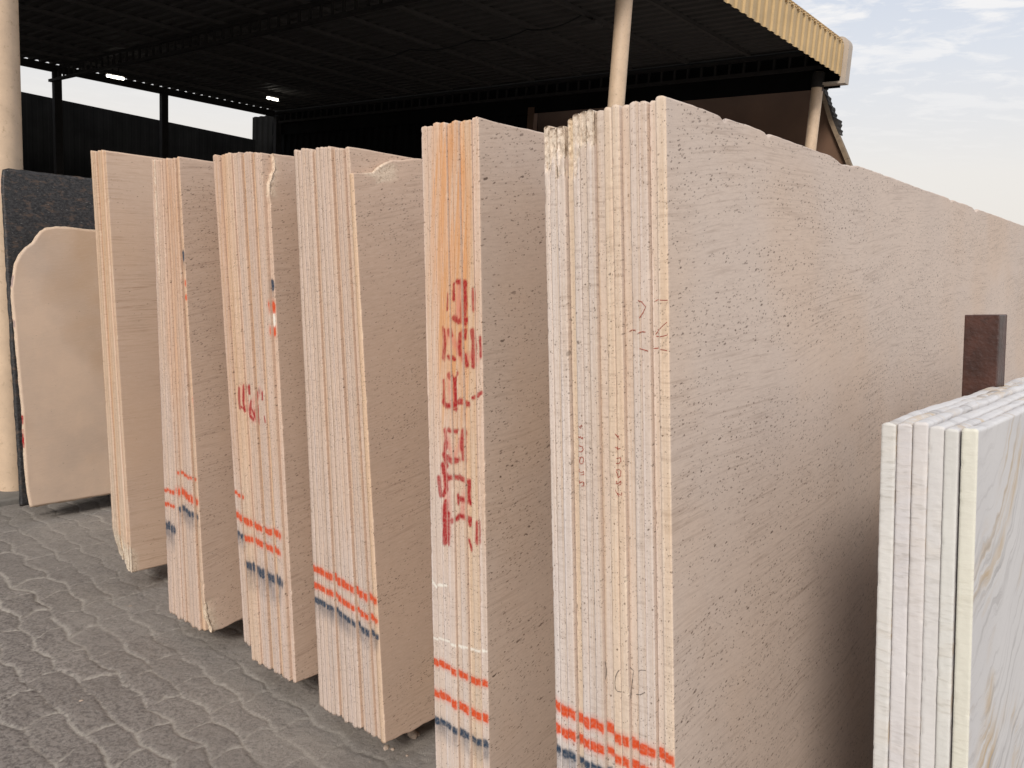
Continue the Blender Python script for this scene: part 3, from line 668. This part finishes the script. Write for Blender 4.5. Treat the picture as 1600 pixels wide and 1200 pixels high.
        ob = make_slab(name, mat, bl, tl, wb*cs, wtp*cs, s['l']+o_i, length, hstep, key=key if key in PAINT else None, endtone=et, tone=faceT,
                       stain=stain_fn(key) if key != 'w' else 0, nu=9 if key in '35' else (7 if near else 5), seed=i*7.3+ord(key), lsteps=lst, **kw)
        kindw = 'white slab' if key == 'w' else 'beige slab'
        if i == 0: lab = f'leftmost {kindw} of the {desc}'
        elif last: lab = f'rightmost {kindw}, broad face showing, of the {desc}'
        else: lab = f'{ORD[i]} {kindw} from left in the {desc}'
        tag(ob, lab, 'stone slab', 'slabs of the '+desc)
        SLABS[key].append(ob)

# ------------------------------------------------------------------ free slabs at the left: rounded plain slab, dark granite
def outline_slab(name, mat, px, lean, anchor, thick, label, top_l=2.6, redmark=False, group=None, step=.012):
    """plate whose near outline is traced (photo pixels) onto its own leaning plane"""
    Uv = math.cos(lean)*Zd-math.sin(lean)*Wd; Nv = math.cos(lean)*Wd+math.sin(lean)*Zd
    A = hit(*anchor, (0, 0, .1), Zd)
    P = [hit(x, y, A, Nv) for x, y in px]
    lh = [((p-A) @ Ld, (p-A) @ Uv) for p in P]
    return A, Uv, Nv, lh
def plate(name, mat, A, Uv, Nv, poly, thick, tone=(1, 1, 1), endtone=(1, 1, 1), seed=0, paint=None):
    """poly: closed (l,h) outline; front face at u=0, body towards -u; rough rim"""
    pts = []
    n = len(poly)
    for i in range(n):
        a = np.array(poly[i]); b = np.array(poly[(i+1) % n]); k = max(1, int(np.linalg.norm(b-a)/.012))
        for j in range(k): pts.append(a+(b-a)*j/k)
    pts = np.array(pts); m = len(pts)
    c = pts.mean(0); rings = []
    jit = lambda k_: np.stack([fbm(pts[:, 0]*35+k_, pts[:, 1]*35, seed+k_, 3), fbm(pts[:, 0]*35, pts[:, 1]*35+k_, seed+9+k_, 3)], -1)
    us = [0, 0, -.004, -thick*.5, -thick+.004, -thick]; grow = [-.010, -.002, 0, .006, .002, -.003]
    dirs = pts-np.roll(pts, 1, 0); nrm = np.stack([dirs[:, 1], -dirs[:, 0]], -1); nrm = nrm+np.roll(nrm, -1, 0); nrm /= np.linalg.norm(nrm, axis=1)[:, None]+1e-9
    if ((pts-c)*nrm).sum() < 0: nrm = -nrm
    co = []
    for k_, (u, g) in enumerate(zip(us, grow)):
        p = pts+nrm*g+(jit(k_)*.0035 if k_ else 0)
        co.append(np.stack([np.full(m, u)+(.0 if k_ in (0, 1, 5) else fbm(pts[:, 0]*60, pts[:, 1]*60, k_, 2)*.002), p[:, 0], p[:, 1]], -1))
    co = np.concatenate(co); nr = len(us)
    qs = []
    for k_ in range(nr-1):
        a = k_*m+np.arange(m); b = k_*m+(np.arange(m)+1) % m
        qs.append(np.stack([a, b, b+m, a+m], -1))
    area = (pts[:, 0]*np.roll(pts[:, 1], -1)-np.roll(pts[:, 0], -1)*pts[:, 1]).sum()
    Q = np.concatenate(qs)
    if area > 0: Q = Q[:, ::-1]; ex = [tuple(range(m)), tuple(((nr-1)*m+np.arange(m))[::-1].tolist())]
    else: ex = [tuple(range(m))[::-1], tuple(((nr-1)*m+np.arange(m)).tolist())]
    Q = Q[:, ::-1] if False else Q
    me = mesh_np(name, co, Q, ex); me.materials.append(mat)
    nv = len(co); rimmask = np.concatenate([np.full(m, v) for v in (0, 0, .8, 1, .8, .5)])
    pa = np.zeros((nv, 4))
    if paint: paint(co, rimmask, pa)
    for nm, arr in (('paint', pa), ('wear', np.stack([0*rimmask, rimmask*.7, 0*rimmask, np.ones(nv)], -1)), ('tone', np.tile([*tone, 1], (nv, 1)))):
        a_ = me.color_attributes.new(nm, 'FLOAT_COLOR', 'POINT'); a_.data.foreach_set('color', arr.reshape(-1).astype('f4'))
    o = bpy.data.objects.new(name, me); m4 = Matrix.Identity(4)
    for i in range(3): m4[i][0] = Nv[i]; m4[i][1] = Ld[i]; m4[i][2] = Uv[i]; m4[i][3] = A[i]
    o.matrix_world = m4; link(o)
    bm_fix(me); return o
def bm_fix(me):
    import bmesh
    b = bmesh.new(); b.from_mesh(me); bmesh.ops.recalc_face_normals(b, faces=b.faces); b.to_mesh(me); b.free()
ROUND_PX = [(49, 792), (43, 760), (40, 720), (38, 690), (36, 640), (30, 580), (25, 520), (20, 470), (19, 450), (21, 436), (25, 412), (32, 398), (41, 387), (52, 380), (58, 370), (64, 362), (72, 357.5), (88, 355), (108, 356), (142, 360)]
A, Uv, Nv, lh = outline_slab('x', None, ROUND_PX, math.radians(5.5), (49, 792), .02, '')
polyR = lh + [(2.5, lh[-1][1]-.0), (2.5, .0), (1.2, -.0)]
def redm(co, rim, pa):
    h = co[:, 2]; n = fbm(h*60, co[:, 0]*90, 3, 3)
    a = ((h > .33) & (h < .52) & (rim > .3) & (co[:, 1] < .15))*np.clip(.75+n, 0, 1); a = a*(np.abs(h-.455) > .012)
    pa[:, :3] = RD; pa[:, 3] = a*.95
    b2 = ((abs(h-1.25) < .03) | (abs(h-1.02) < .02))*(rim > .3)*(co[:, 1] < .2); pa[:, :3] = np.where(b2[:, None] > 0, (.16, .10, .14), pa[:, :3]); pa[:, 3] = np.maximum(pa[:, 3], b2*.55)
o = plate('limestone_panel', MS['plain'], A, Uv, Nv, polyR, .021, seed=3, paint=redm, tone=(1, .98, .95))  # a loose limestone slab, like those in the stacks
tag(o, 'plain beige slab with a rounded top corner in front of the dark granite', 'stone slab')
GU, GN = Uv, Nv; GA = A-Nv*.062
glh = [((p-GA) @ Ld, max(0, (p-GA) @ GU)) for p in (hit(x, y, GA, GN) for x, y in [(33, 790), (30, 720), (22, 600), (12, 430), (4, 285), (6, 266), (14, 264.5), (140, 279)])]
gl = glh+[(2.6, glh[-1][1]-.02), (2.6, 0), (1.2, 0)]
o = plate('granite_slab', M_GRANITE, GA, GU, GN, gl, .02, seed=5); tag(o, 'dark brown-black granite slab leaning behind the rounded beige slab', 'stone slab')

# ------------------------------------------------------------------ crayon / pencil handwriting lying on the ends of the widest stack
def ribbon(name, mat, pts, width, parent, pl, lift=.0012):
    Ps = [hit(x, y, Ld*pl, Ld)-Ld*lift for x, y in pts]; Q = []
    for a, b in zip(Ps[:-1], Ps[1:]):
        k = max(1, int(np.linalg.norm(b-a)/.004)); Q += [a+(b-a)*j/k for j in range(k)]
    Q.append(Ps[-1]); mb = MB(); vs = []
    for i, q in enumerate(Q):
        d = Q[min(i+1, len(Q)-1)]-Q[max(i-1, 0)]; d = d/(np.linalg.norm(d)+1e-9); sv = np.cross(Ld, d)*width*rnd.uniform(.45, 1.2); vs += [q-sv, q+sv]
    mb.add(vs, [(2*i, 2*i+1, 2*i+3, 2*i+2) for i in range(len(Q)-1)])
    o = mb.build(name, mat); o.parent = parent; o.matrix_parent_inverse = parent.matrix_world.inverted(); return o
def d1(x, y): return 890+x/8, 640+y/8
def d2(x, y): return 930+x*.075, 1020+y*.075
def d3(x, y): return 980+x*.0917, 450+y*.0917
def slab_at(key, x, y):
    w, z = on_end(x, y, PLANE[key]); s = ST[key]; t = (z-s['BR'][1])/(s['TR'][1]-s['BR'][1])
    wl = s['BL'][0]+(s['TL'][0]-s['BL'][0])*t; wr = s['BR'][0]+(s['TR'][0]-s['BR'][0])*t; u = (w-wl)/(wr-wl)
    wts = [.75, 1., 1.05, 1.0, .9, .85, .95, 1.3, .95, .9, 1.25, 1.0, 1.0, .95, 1.15]; tot = sum(wts); acc = 0
    for i, q in enumerate(wts):
        acc += q/tot
        if u < acc: return i
    return len(wts)-1
WRIT = [  # 220435 written up the slab edge, twice
 [(118, 200), (130, 225), (150, 190), (160, 215)], [(150, 225), (135, 235)],
 [(118, 330), (122, 355), (140, 335), (150, 360), (170, 345), (165, 370)],
 [(120, 450), (165, 465), (175, 500), (150, 530), (120, 520)],
 [(125, 600), (160, 590), (180, 610), (170, 670), (140, 680), (125, 640), (140, 600)],
 [(125, 740), (122, 770), (150, 790), (180, 770), (182, 810), (140, 815)],
 [(130, 880), (128, 920), (160, 900), (185, 910), (182, 950), (150, 955)]]
WRIT2 = [
 [(570, 300), (600, 330), (632, 375)], [(600, 345), (622, 325)], [(578, 470), (610, 490), (640, 485)], [(600, 455), (605, 505)],
 [(590, 610), (640, 600), (645, 640), (620, 675), (585, 670)],
 [(585, 755), (620, 745), (645, 770), (640, 830), (610, 850), (600, 800), (585, 770)],
 [(590, 890), (585, 925), (615, 920), (645, 890), (645, 930), (615, 945)],
 [(575, 1000), (590, 1040), (650, 1070), (655, 1035)], [(600, 1050), (625, 1085)]]
PENC = [[(510, 355), (470, 400), (430, 500), (415, 620), (430, 750), (470, 800), (540, 810)], [(650, 240), (720, 290), (815, 380)], [(800, 385), (785, 560), (765, 720), (745, 900), (735, 1010)],
        [(910, 380), (960, 355), (1060, 365)], [(860, 865), (950, 870), (1040, 820)], [(205, 170), (240, 330), (235, 480), (205, 580)]]
SCRB = [[(190, 215), (250, 235), (320, 320), (270, 430), (210, 515)], [(40, 740), (90, 715), (150, 720)], [(190, 770), (250, 745), (320, 750)], [(215, 1030), (300, 1055), (360, 1075)], [(480, 225), (540, 195)], [(455, 1030), (540, 1022)], [(490, 790), (530, 740), (545, 700)], [(500, 820), (545, 830)]]
for conv, lines, nm_, mt_ in ((d1, WRIT, 'crayon_mark', M_CRAYON), (d1, WRIT2, 'crayon_mark', M_CRAYON), (d2, PENC, 'pencil_mark', M_PENCIL), (d3, SCRB, 'crayon_mark', M_CRAYON)):
    for ln in lines:
        fine = [conv(*ln[0])]
        for a, b in zip(ln[:-1], ln[1:]): fine += [conv(a[0]+(b[0]-a[0])*k/6, a[1]+(b[1]-a[1])*k/6) for k in range(1, 7)]
        run = [fine[0]]; cur = slab_at('6', *fine[0])
        for q in fine[1:]+[None]:
            k = slab_at('6', *q) if q is not None else -1
            if k != cur:
                if len(run) > 1: ribbon(nm_, mt_, run, .0009, SLABS['6'][cur], PLANE['6']+OFF['6'][cur])
                run = [run[-1]]; cur = k
            if q is not None: run.append(q)
# two crayon strokes that run on over the broad face of the last slab
par = SLABS['6'][-1]; Nf = np.array(par.matrix_world.col[0][:3]); org = np.array(par.matrix_world.translation)
tb6 = (ST['6']['BR'][0]-ST['6']['BL'][0])*1.15/sum([.75, 1., 1.05, 1.0, .9, .85, .95, 1.3, .95, .9, 1.25, 1.0, 1.0, .95, 1.15])*.992
for ln in ([(552, 205), (620, 210), (690, 208)], [(552, 700), (610, 640), (682, 580)], [(555, 832), (620, 820), (690, 797)], [(565, 1050), (640, 1060), (682, 1072)]):
    mb = MB(); Ps = [hit(*d3(*p), org+Nf*(tb6*.9975+.0006), Nf) for p in ln]
    for a, b in zip(Ps[:-1], Ps[1:]):
        d = (b-a)/np.linalg.norm(b-a); sv = np.cross(Nf, d)*.0009; mb.add([a-sv, a+sv, b+sv, b-sv], [(0, 1, 2, 3)])
    o = mb.build('crayon_mark', M_CRAYON); o.parent = par; o.matrix_parent_inverse = par.matrix_world.inverted()

# ------------------------------------------------------------------ storage rack: beams under the slabs and leaning posts
rack = empty('slab_rack', tuple(Wd*-2.0+Ld*1.9)); tag(rack, 'rusty steel rack under the slabs whose dark red post rises left of the marble', 'rack')
rloc = np.array(rack.location)
def rpart(mb, name, mat, bev=.004):
    o = mb.build(name, mat, rack, loc=None); o.location = tuple(-rloc); 
    if bev: bevel(o, bev)
    return o
for lb in (2.2, 3.35):
    mb = MB(); mb.box(Wd*-1.9+Ld*lb+Zd*.0425, Wd*2.05, Ld*.06, Zd*.0325); rpart(mb, 'base_beam', M_RUST)
for lb in (2.9, 3.8):
    mb = MB(); mb.box(Wd*-4.86+Ld*lb+Zd*.05, Wd*.16, Ld*.05, Zd*.045); o = bevel(mb.build('timber_sleeper', simple('old_timber', (.16, .11, .07), .9, var=.3, scale=8), loc=Wd*-4.86+Ld*lb), .005)
    tag(o, 'timber sleeper under the %s end of the rounded and granite slabs' % ('near' if lb < 3 else 'far'), 'timber', 'sleepers under the leftmost slabs')
def post(w0, l, h, lean=.105, hw=.034, hd=.04):
    mb = MB(); up = (Zd-Wd*lean); up = up/np.linalg.norm(up); sd = Wd+Zd*lean; sd = sd/np.linalg.norm(sd)
    o = Wd*w0+Ld*l+Zd*.076
    # H-section: two flanges and a web
    mb.box(o+up*h/2-Ld*hd, sd*hw, Ld*.004, up*h/2); mb.box(o+up*h/2+Ld*hd, sd*hw, Ld*.004, up*h/2); mb.box(o+up*h/2-sd*(hw-.004), sd*.004, Ld*(hd-.0045), up*(h/2-.001)); mb.box(o+up*h/2+sd*(hw-.004), sd*.004, Ld*(hd-.0045), up*(h/2-.001))
    mb.box(o+up*(h-.003), sd*(hw-.0085), Ld*(hd-.0045), up*.002)
    return rpart(mb, 'post', M_RUST, .002)
for w0, l_, h_ in ((-3.82, 2.2, 1.45), (-3.20, 2.2, 1.45), (-2.67, 2.2, 1.45), (-2.20, 2.2, 1.45), (-1.345, 2.2, 1.45), (-.945, 2.2, 1.45)):
    post(w0, l_, h_)
post(-.311, 2.2, 1.492, lean=.095, hw=.036)
for w0 in (-1.345, -.945, -.325): post(w0, 3.35, 1.35)

# ------------------------------------------------------------------ the open shed
P0 = np.array([-3.05396336, 4.85869832, 0]); T0 = P0 @ Td
def sp_(s, t, z): return P0+Sd*s+Td*t+Zd*z
shed = empty('open_shed', tuple(P0)); tag(shed, 'big dark open-sided shed with cream columns, ladder girders and yellow corrugated fascia', 'shed')
def part(mb, name, mat, parent=shed, smooth=False, bev=0):
    o = mb.build(name, mat, parent, smooth=smooth); o.location = tuple(-np.array(shed.location)) if parent is shed else (0, 0, 0)
    if bev: bevel(o, bev)
    return o
S0, S1 = -9.2, 12.62; TB = -16.35; ZR = 5.545
def corr_profile(s0, s1, pitch=.23, h=.038):
    out = []; s = s0
    while s < s1:
        out += [(s, 0), (s+pitch*.42, 0), (s+pitch*.52, h), (s+pitch*.90, h)]; s += pitch
    return [(a, b) for a, b in out if a <= s1]
prof = corr_profile(S0, S1+.11)
# roof sheet (ribs run front to back)
mb = MB(); n = len(prof); ts = [-16.13, -12, -8, -4, .22]
vs = [sp_(a, t, ZR+b) for t in ts for a, b in prof]
mb.add(vs, [(k*n+i, k*n+i+1, (k+1)*n+i+1, (k+1)*n+i) for k in range(len(ts)-1) for i in range(n-1)]); 
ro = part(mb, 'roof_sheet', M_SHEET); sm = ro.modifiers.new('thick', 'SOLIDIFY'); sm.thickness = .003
# fascia: the sheet turns down over a rounded eave
mb = MB(); curve = []; rad = .11
curve.append((.24, ZR+.0, 0, 1))
for k in range(0, 10):
    a = math.pi/2*(1-k/9); curve.append((.24+.04+rad*math.cos(a), ZR-rad+.0+rad*math.sin(a), math.cos(a), math.sin(a)))
curve.append((.39, 5.25, 1, 0)); curve.append((.39, 4.955, 1, 0))
fprof = corr_profile(S0, S1-.10, .23, .024); n = len(fprof); vs = []
for t_, z_, nx_, nz_ in curve:
    for a, b in fprof:
        crimp = .0
        vs.append(sp_(a, t_+nx_*(b+crimp), z_+.05+nz_*b))
fs = [(k*n+i, k*n+i+1, (k+1)*n+i+1, (k+1)*n+i) for k in range(len(curve)-1) for i in range(n-1)]
mb.add(vs, fs); fo = part(mb, 'fascia', M_FASCIA); sm = fo.modifiers.new('thick', 'SOLIDIFY'); sm.thickness = .003; sm.offset = -1
# crimp folds at the bend, one small pleat per rib
mb = MB()
for i in range(0, int((S1-S0-.2)/.115)):
    s_ = S0+.05+i*.115
    for k in range(5):
        a = math.pi/2*(1-(k+.5)/5.5); t_ = .28+(rad+.020)*math.cos(a); z_ = ZR-rad+.05+(rad+.020)*math.sin(a)
        mb.box(sp_(s_, t_, z_), Sd*.040, (Td*math.cos(a)+Zd*math.sin(a))*.016, (-Td*math.sin(a)+Zd*math.cos(a))*.007)
part(mb, 'eave_pleat', M_FASCIA)['kind'] = 'stuff'
# end trim of the fascia: a boxed board following the same bend
mb = MB(); prof2 = [(-.05, 5.66), (.24, 5.66)]+[(.30+.17*math.cos(math.pi/2*(1-k/8)), 5.49+.17*math.sin(math.pi/2*(1-k/8))) for k in range(9)]+[(.47, 4.90), (-.05, 4.90), (-.05, 4.94), (.38, 4.94), (.38, 5.42), (-.05, 5.42)]
m_ = len(prof2); vs = [sp_(s_, t, z) for s_ in (S1-.09, S1+.10) for t, z in prof2]
mb.add(vs, [tuple(range(m_)), tuple(range(2*m_-1, m_-1, -1))]+[(i, i+m_, (i+1) % m_+m_, (i+1) % m_) for i in range(m_)])
tr = part(mb, 'end_trim', M_TRIM)
# edge of roof along the far end behind the trim
mb = MB(); mb.box(sp_(12.70, -8.0, 5.24), Sd*.012, Td*8.34, Zd*.375); part(mb, 'verge_board', M_CLAD)
# purlins
for k in range(14):
    t_ = -.02-1.235*k if k else -.12
    mb = MB()
    mb.box(sp_((S0+12.45)/2, t_, ZR-.060), Sd*((12.45-S0)/2), Td*.035, Zd*.0035)      # lower flange
    mb.box(sp_((S0+12.45)/2, t_+.030, ZR-.028), Sd*((12.45-S0)/2), Td*.003, Zd*.0275)
    part(mb, 'purlin', M_SHEET)
# girders (ladder trusses) on the column lines
for s_, zb in ((-6.3, 5.12), (0, 5.12), (6.40, 5.12), (12.57, 5.17)):
    mb = MB(); tm, hw = -8.0, 8.05
    mb.box(sp_(s_, tm, zb+.03), Sd*.035, Td*hw, Zd*.03); mb.box(sp_(s_, tm, zb+.285), Sd*.035, Td*hw, Zd*.028)
    k = 0
    while .25+.283*k < 15.9:
        mb.box(sp_(s_, -.25-.283*k, zb+.158), Sd*.018, Td*.020, Zd*.098); k += 1
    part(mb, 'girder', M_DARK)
# front columns
for s_ in (-6.3, 0, 6.40, 12.57):
    mb = MB(); mb.tube(sp_(s_, 0, .0), sp_(s_, 0, 5.115), .098, 32, seg=6); c_ = part(mb, 'column', M_CREAM, smooth=True)
    mb = MB(); mb.tube(sp_(s_, 0, 4.86), sp_(s_, 0, 5.112), .104, 32); part(mb, 'column_cap', M_DARK, smooth=True)
    mb = MB(); mb.box(sp_(s_, 0, .012), Sd*.24, Td*.24, Zd*.024); q = part(mb, 'concrete_base', M_CONC, bev=.01)
# back posts
for s_ in (-6.3, -3.2, 0, 3.2, 6.50, 9.12, 12.57):
    mb = MB(); mb.box(sp_(s_, -15.9, 2.68), Sd*.085, Td*.07, Zd*2.68); part(mb, 'back_post', M_DARK)
mb = MB(); mb.box(sp_(12.75, -6.4, 2.5), Sd*.07, Td*.09, Zd*2.5); part(mb, 'back_post', M_BROWNW)
# back eave beam
mb = MB(); mb.box(sp_((S0+S1)/2, -16.0, 5.44), Sd*((S1-S0)/2-.1), Td*.03, Zd*.085); part(mb, 'eave_beam', M_DARK)
# back wall and far end wall (things of their own)
def corr_wall(name, s_t0, s_t1, z0, z1, mat, along, label, cat, pitch=.25, depth=.035, fall=0):
    p = corr_profile(0, 1e9 if False else abs(s_t1-s_t0), pitch, depth); mbx = MB()
    pos = []
    for a, b in p:
        if along == 'S': pos.append((s_t0+a, WALLT+b))
        else: pos.append((WALLS-b, s_t0+a))
    vs = [sp_(q[0], q[1], z0) for q in pos]+[sp_(q[0], q[1], z1-fall*(q[0]-5)) for q in pos]; m = len(pos)
    mbx.add(vs, [(i, i+1, m+i+1, m+i) for i in range(m-1)])
    o = mbx.build(name, mat); md = o.modifiers.new('thick', 'SOLIDIFY'); md.thickness = .01
    tag(o, label, cat); return o
WALLT = -17.55; WALLS = 12.95
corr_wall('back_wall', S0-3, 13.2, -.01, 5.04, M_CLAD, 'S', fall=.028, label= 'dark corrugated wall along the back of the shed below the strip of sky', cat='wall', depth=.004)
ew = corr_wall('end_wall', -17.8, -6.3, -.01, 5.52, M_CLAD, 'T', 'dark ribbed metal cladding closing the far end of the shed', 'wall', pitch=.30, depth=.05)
WALLS = 12.80
# brown gable wall of the neighbouring lean-to, its edge sloping down to the right
gs = 12.57+.75
gp = [hit(x, y, sp_(gs, 0, 0), Sd) for x, y in ((1283, 136), (1292, 160), (1301, 190), (1326, 250), (1362, 345))]
gt = [((p-P0) @ Td, p[2]) for p in gp]
t2, z2 = gt[-1]; slope = (gt[-1][0]-gt[-2][0])/(gt[-1][1]-gt[-2][1]); gt.append((t2+slope*(-z2), -.01))
poly = [(-9.5, -.01), (-9.5, 5.2), (-.9, 5.2), (-.5, gt[0][1]+.02)]+gt
mb = MB(); m_ = len(poly); vs = [sp_(gs+d, t, z) for d in (0, .12) for t, z in poly]
mb.add(vs, [tuple(range(m_)), tuple(range(2*m_-1, m_-1, -1))]+[(i, (i+1) % m_, (i+1) % m_+m_, i+m_) for i in range(m_)])
gw = mb.build('gable_wall', M_BROWNW); tag(gw, 'brown wall beyond the far column, right edge sloping down towards the sky', 'wall')
mb = MB()
for (ta, za), (tb_, zb_) in zip(gt[:-1], gt[1:]):
    a = sp_(gs-.06, ta, za); b = sp_(gs-.06, tb_, zb_); d = (b-a)/np.linalg.norm(b-a); nn = np.cross(d, Sd)
    mb.box((a+b)/2, d*(np.linalg.norm(b-a)/2-.002), Sd*.055, nn*.035)
o = mb.build('edge_board', simple('weathered_board', (.20, .145, .095), .8, var=.3, scale=12), gw)
mb = MB(); vs = []; nn_ = 60
for k in range(nn_):
    f_ = k/(nn_-1)*.66; ta = gt[0][0]+(gt[3][0]-gt[0][0])*f_; za = gt[0][1]+(gt[3][1]-gt[0][1])*f_
    wv = .025+.035*float(vn(k*.35, 0, 3))+.02*float(vn(k*.7, 1, 5))+(.045*math.exp(-((k-44)/5)**2))+(.05 if k < 4 else 0); wv = max(.012, wv)*(1 if k < nn_-6 else (nn_-k)/6)
    for ds in (-.10, .10): vs += [sp_(gs+ds, ta+.01, za), sp_(gs+ds, ta+.03+wv, za+wv*.3)]
fs = []
for k in range(nn_-1):
    a = k*4; b = a+4; fs += [(a, a+1, b+1, b), (a+2, b+2, b+3, a+3), (a+1, a+3, b+3, b+1), (a, b, b+2, a+2)]
mb.add(vs, fs+[(0, 2, 3, 1), (4*nn_-4, 4*nn_-3, 4*nn_-1, 4*nn_-2)])
o = mb.build('torn_roofing', simple('torn_felt', (.035, .03, .027), .9), gw)
# bracket on the last column
mb = MB(); q = hit(1283, 138, sp_(12.57, .1, 0), Sd); mb.box(q, Sd*.03, Td*.035, Zd*.05); part(mb, 'bracket', M_RUST, bev=.006)
# lamps under the back of the roof
def lamp(x, y, wd_, label):
    c_ = hit(x, y, sp_(0, -13.6, 0), Td); e = empty('ceiling_lamp', tuple(c_)); tag(e, label, 'lamp', 'small lit lamps under the shed roof')
    mbx = MB(); mbx.tube(Sd*-wd_+Zd*-.0, Sd*wd_, .030, 12); o1 = mbx.build('lamp_tube', M_LAMP, e, smooth=True)
    mbx = MB(); mbx.box(Zd*.055, Sd*(wd_+.02), Td*.05, Zd*.012); mbx.box(Zd*(.067+(5.47-c_[2]-.067)/2), Sd*.008, Td*.008, Zd*((5.47-c_[2]-.067)/2)); mbx.build('lamp_housing', M_DARK, e)
lamp(176.5, 120, .13, 'brighter lit lamp under the roof above the left strip of sky')
lamp(185.5, 121.5, .11, 'second lit lamp touching the brighter one on its right')
lamp(426, 154.5, .16, 'lone lit lamp under the roof just right of the sky strip')
# sagging cable and a flood lamp on it
zc = 5.44; kp = [(560, 92), (640, 77), (737, 62), (823, 46), (908, 24)]
P = [hit(x, y, (0, 0, zc), Zd) for x, y in kp]
mb = MB(); pts = []
for a, b in zip(P[:-1], P[1:]):
    for j in range(10):
        f_ = j/10; q = a+(b-a)*f_; q = q-Zd*.10*4*f_*(1-f_)*.8; pts.append(q)
pts.append(P[-1])
for a, b in zip(pts[:-1], pts[1:]): mb.tube(a, b, .012, 6, caps=False)
o = mb.build('cable', M_CABLE, smooth=True); tag(o, 'black cable sagging from purlin to purlin under the shed roof', 'cable')
q = hit(925, 38, (0, 0, 5.38), Zd); e = empty('flood_lamp', tuple(q)); tag(e, 'unlit flood lamp hanging at the end of the sagging cable', 'lamp')
mb = MB(); mb.box((0, 0, 0), Sd*.11, Td*.14, Zd*.03); bevel(mb.build('lamp_body', M_SHEET, e), .008)
mb = MB(); mb.tube((0, 0, .03), (0, 0, .10), .012, 8); mb.build('stem', M_DARK, e)

# ------------------------------------------------------------------ stone chips on the ground
import bmesh
def chip(x, y, size, label, seed, squash=.6):
    c_ = hit(x, y, (0, 0, 0), Zd); b = bmesh.new(); bmesh.ops.create_icosphere(b, subdivisions=2, radius=size); r_ = random.Random(seed)
    for v in b.verts:
        k_ = 1+.5*float(fbm(v.co.x/size*1.3+seed, v.co.y/size*1.3+v.co.z/size, seed, 2)); v.co = Vector((v.co.x*k_*1.2, v.co.y*k_*.8, v.co.z*k_*squash))
    me = bpy.data.meshes.new('stone_chip'); b.to_mesh(me); b.free(); me.materials.append(M_RUBBLE)
    o = bpy.data.objects.new('stone_chip', me); o.location = (c_[0], c_[1], size*squash*.5); o.rotation_euler = (r_.uniform(-.2, .2), r_.uniform(-.2, .2), r_.uniform(0, 6)); link(o)
    tag(o, label, 'stone chip', 'stone chips on the ground')
chip(603, 1170, .013, 'flat pale chip just below the corner of the three-striped stack', 1, .5)
chip(614, 1172, .007, 'tiny chip right of the flat pale chip', 2)
chip(644, 1150, .020, 'tall curved chip under the ragged bottom edge of the slab', 3, 1.0)
chip(651, 1148, .010, 'small dark chip beside the tall curved chip', 4)
chip(636, 1182, .006, 'small white chip lowest of those under the ragged slab', 5)
chip(577, 1192, .005, 'tiny white chip on the paving near the bottom of the photo', 6)
chip(205, 948, .009, 'pale chip alone on the paving left of the orange-striped stacks', 7, .4)
chip(128, 1096, .007, 'small chip on the dark pavers at the lower left', 8)
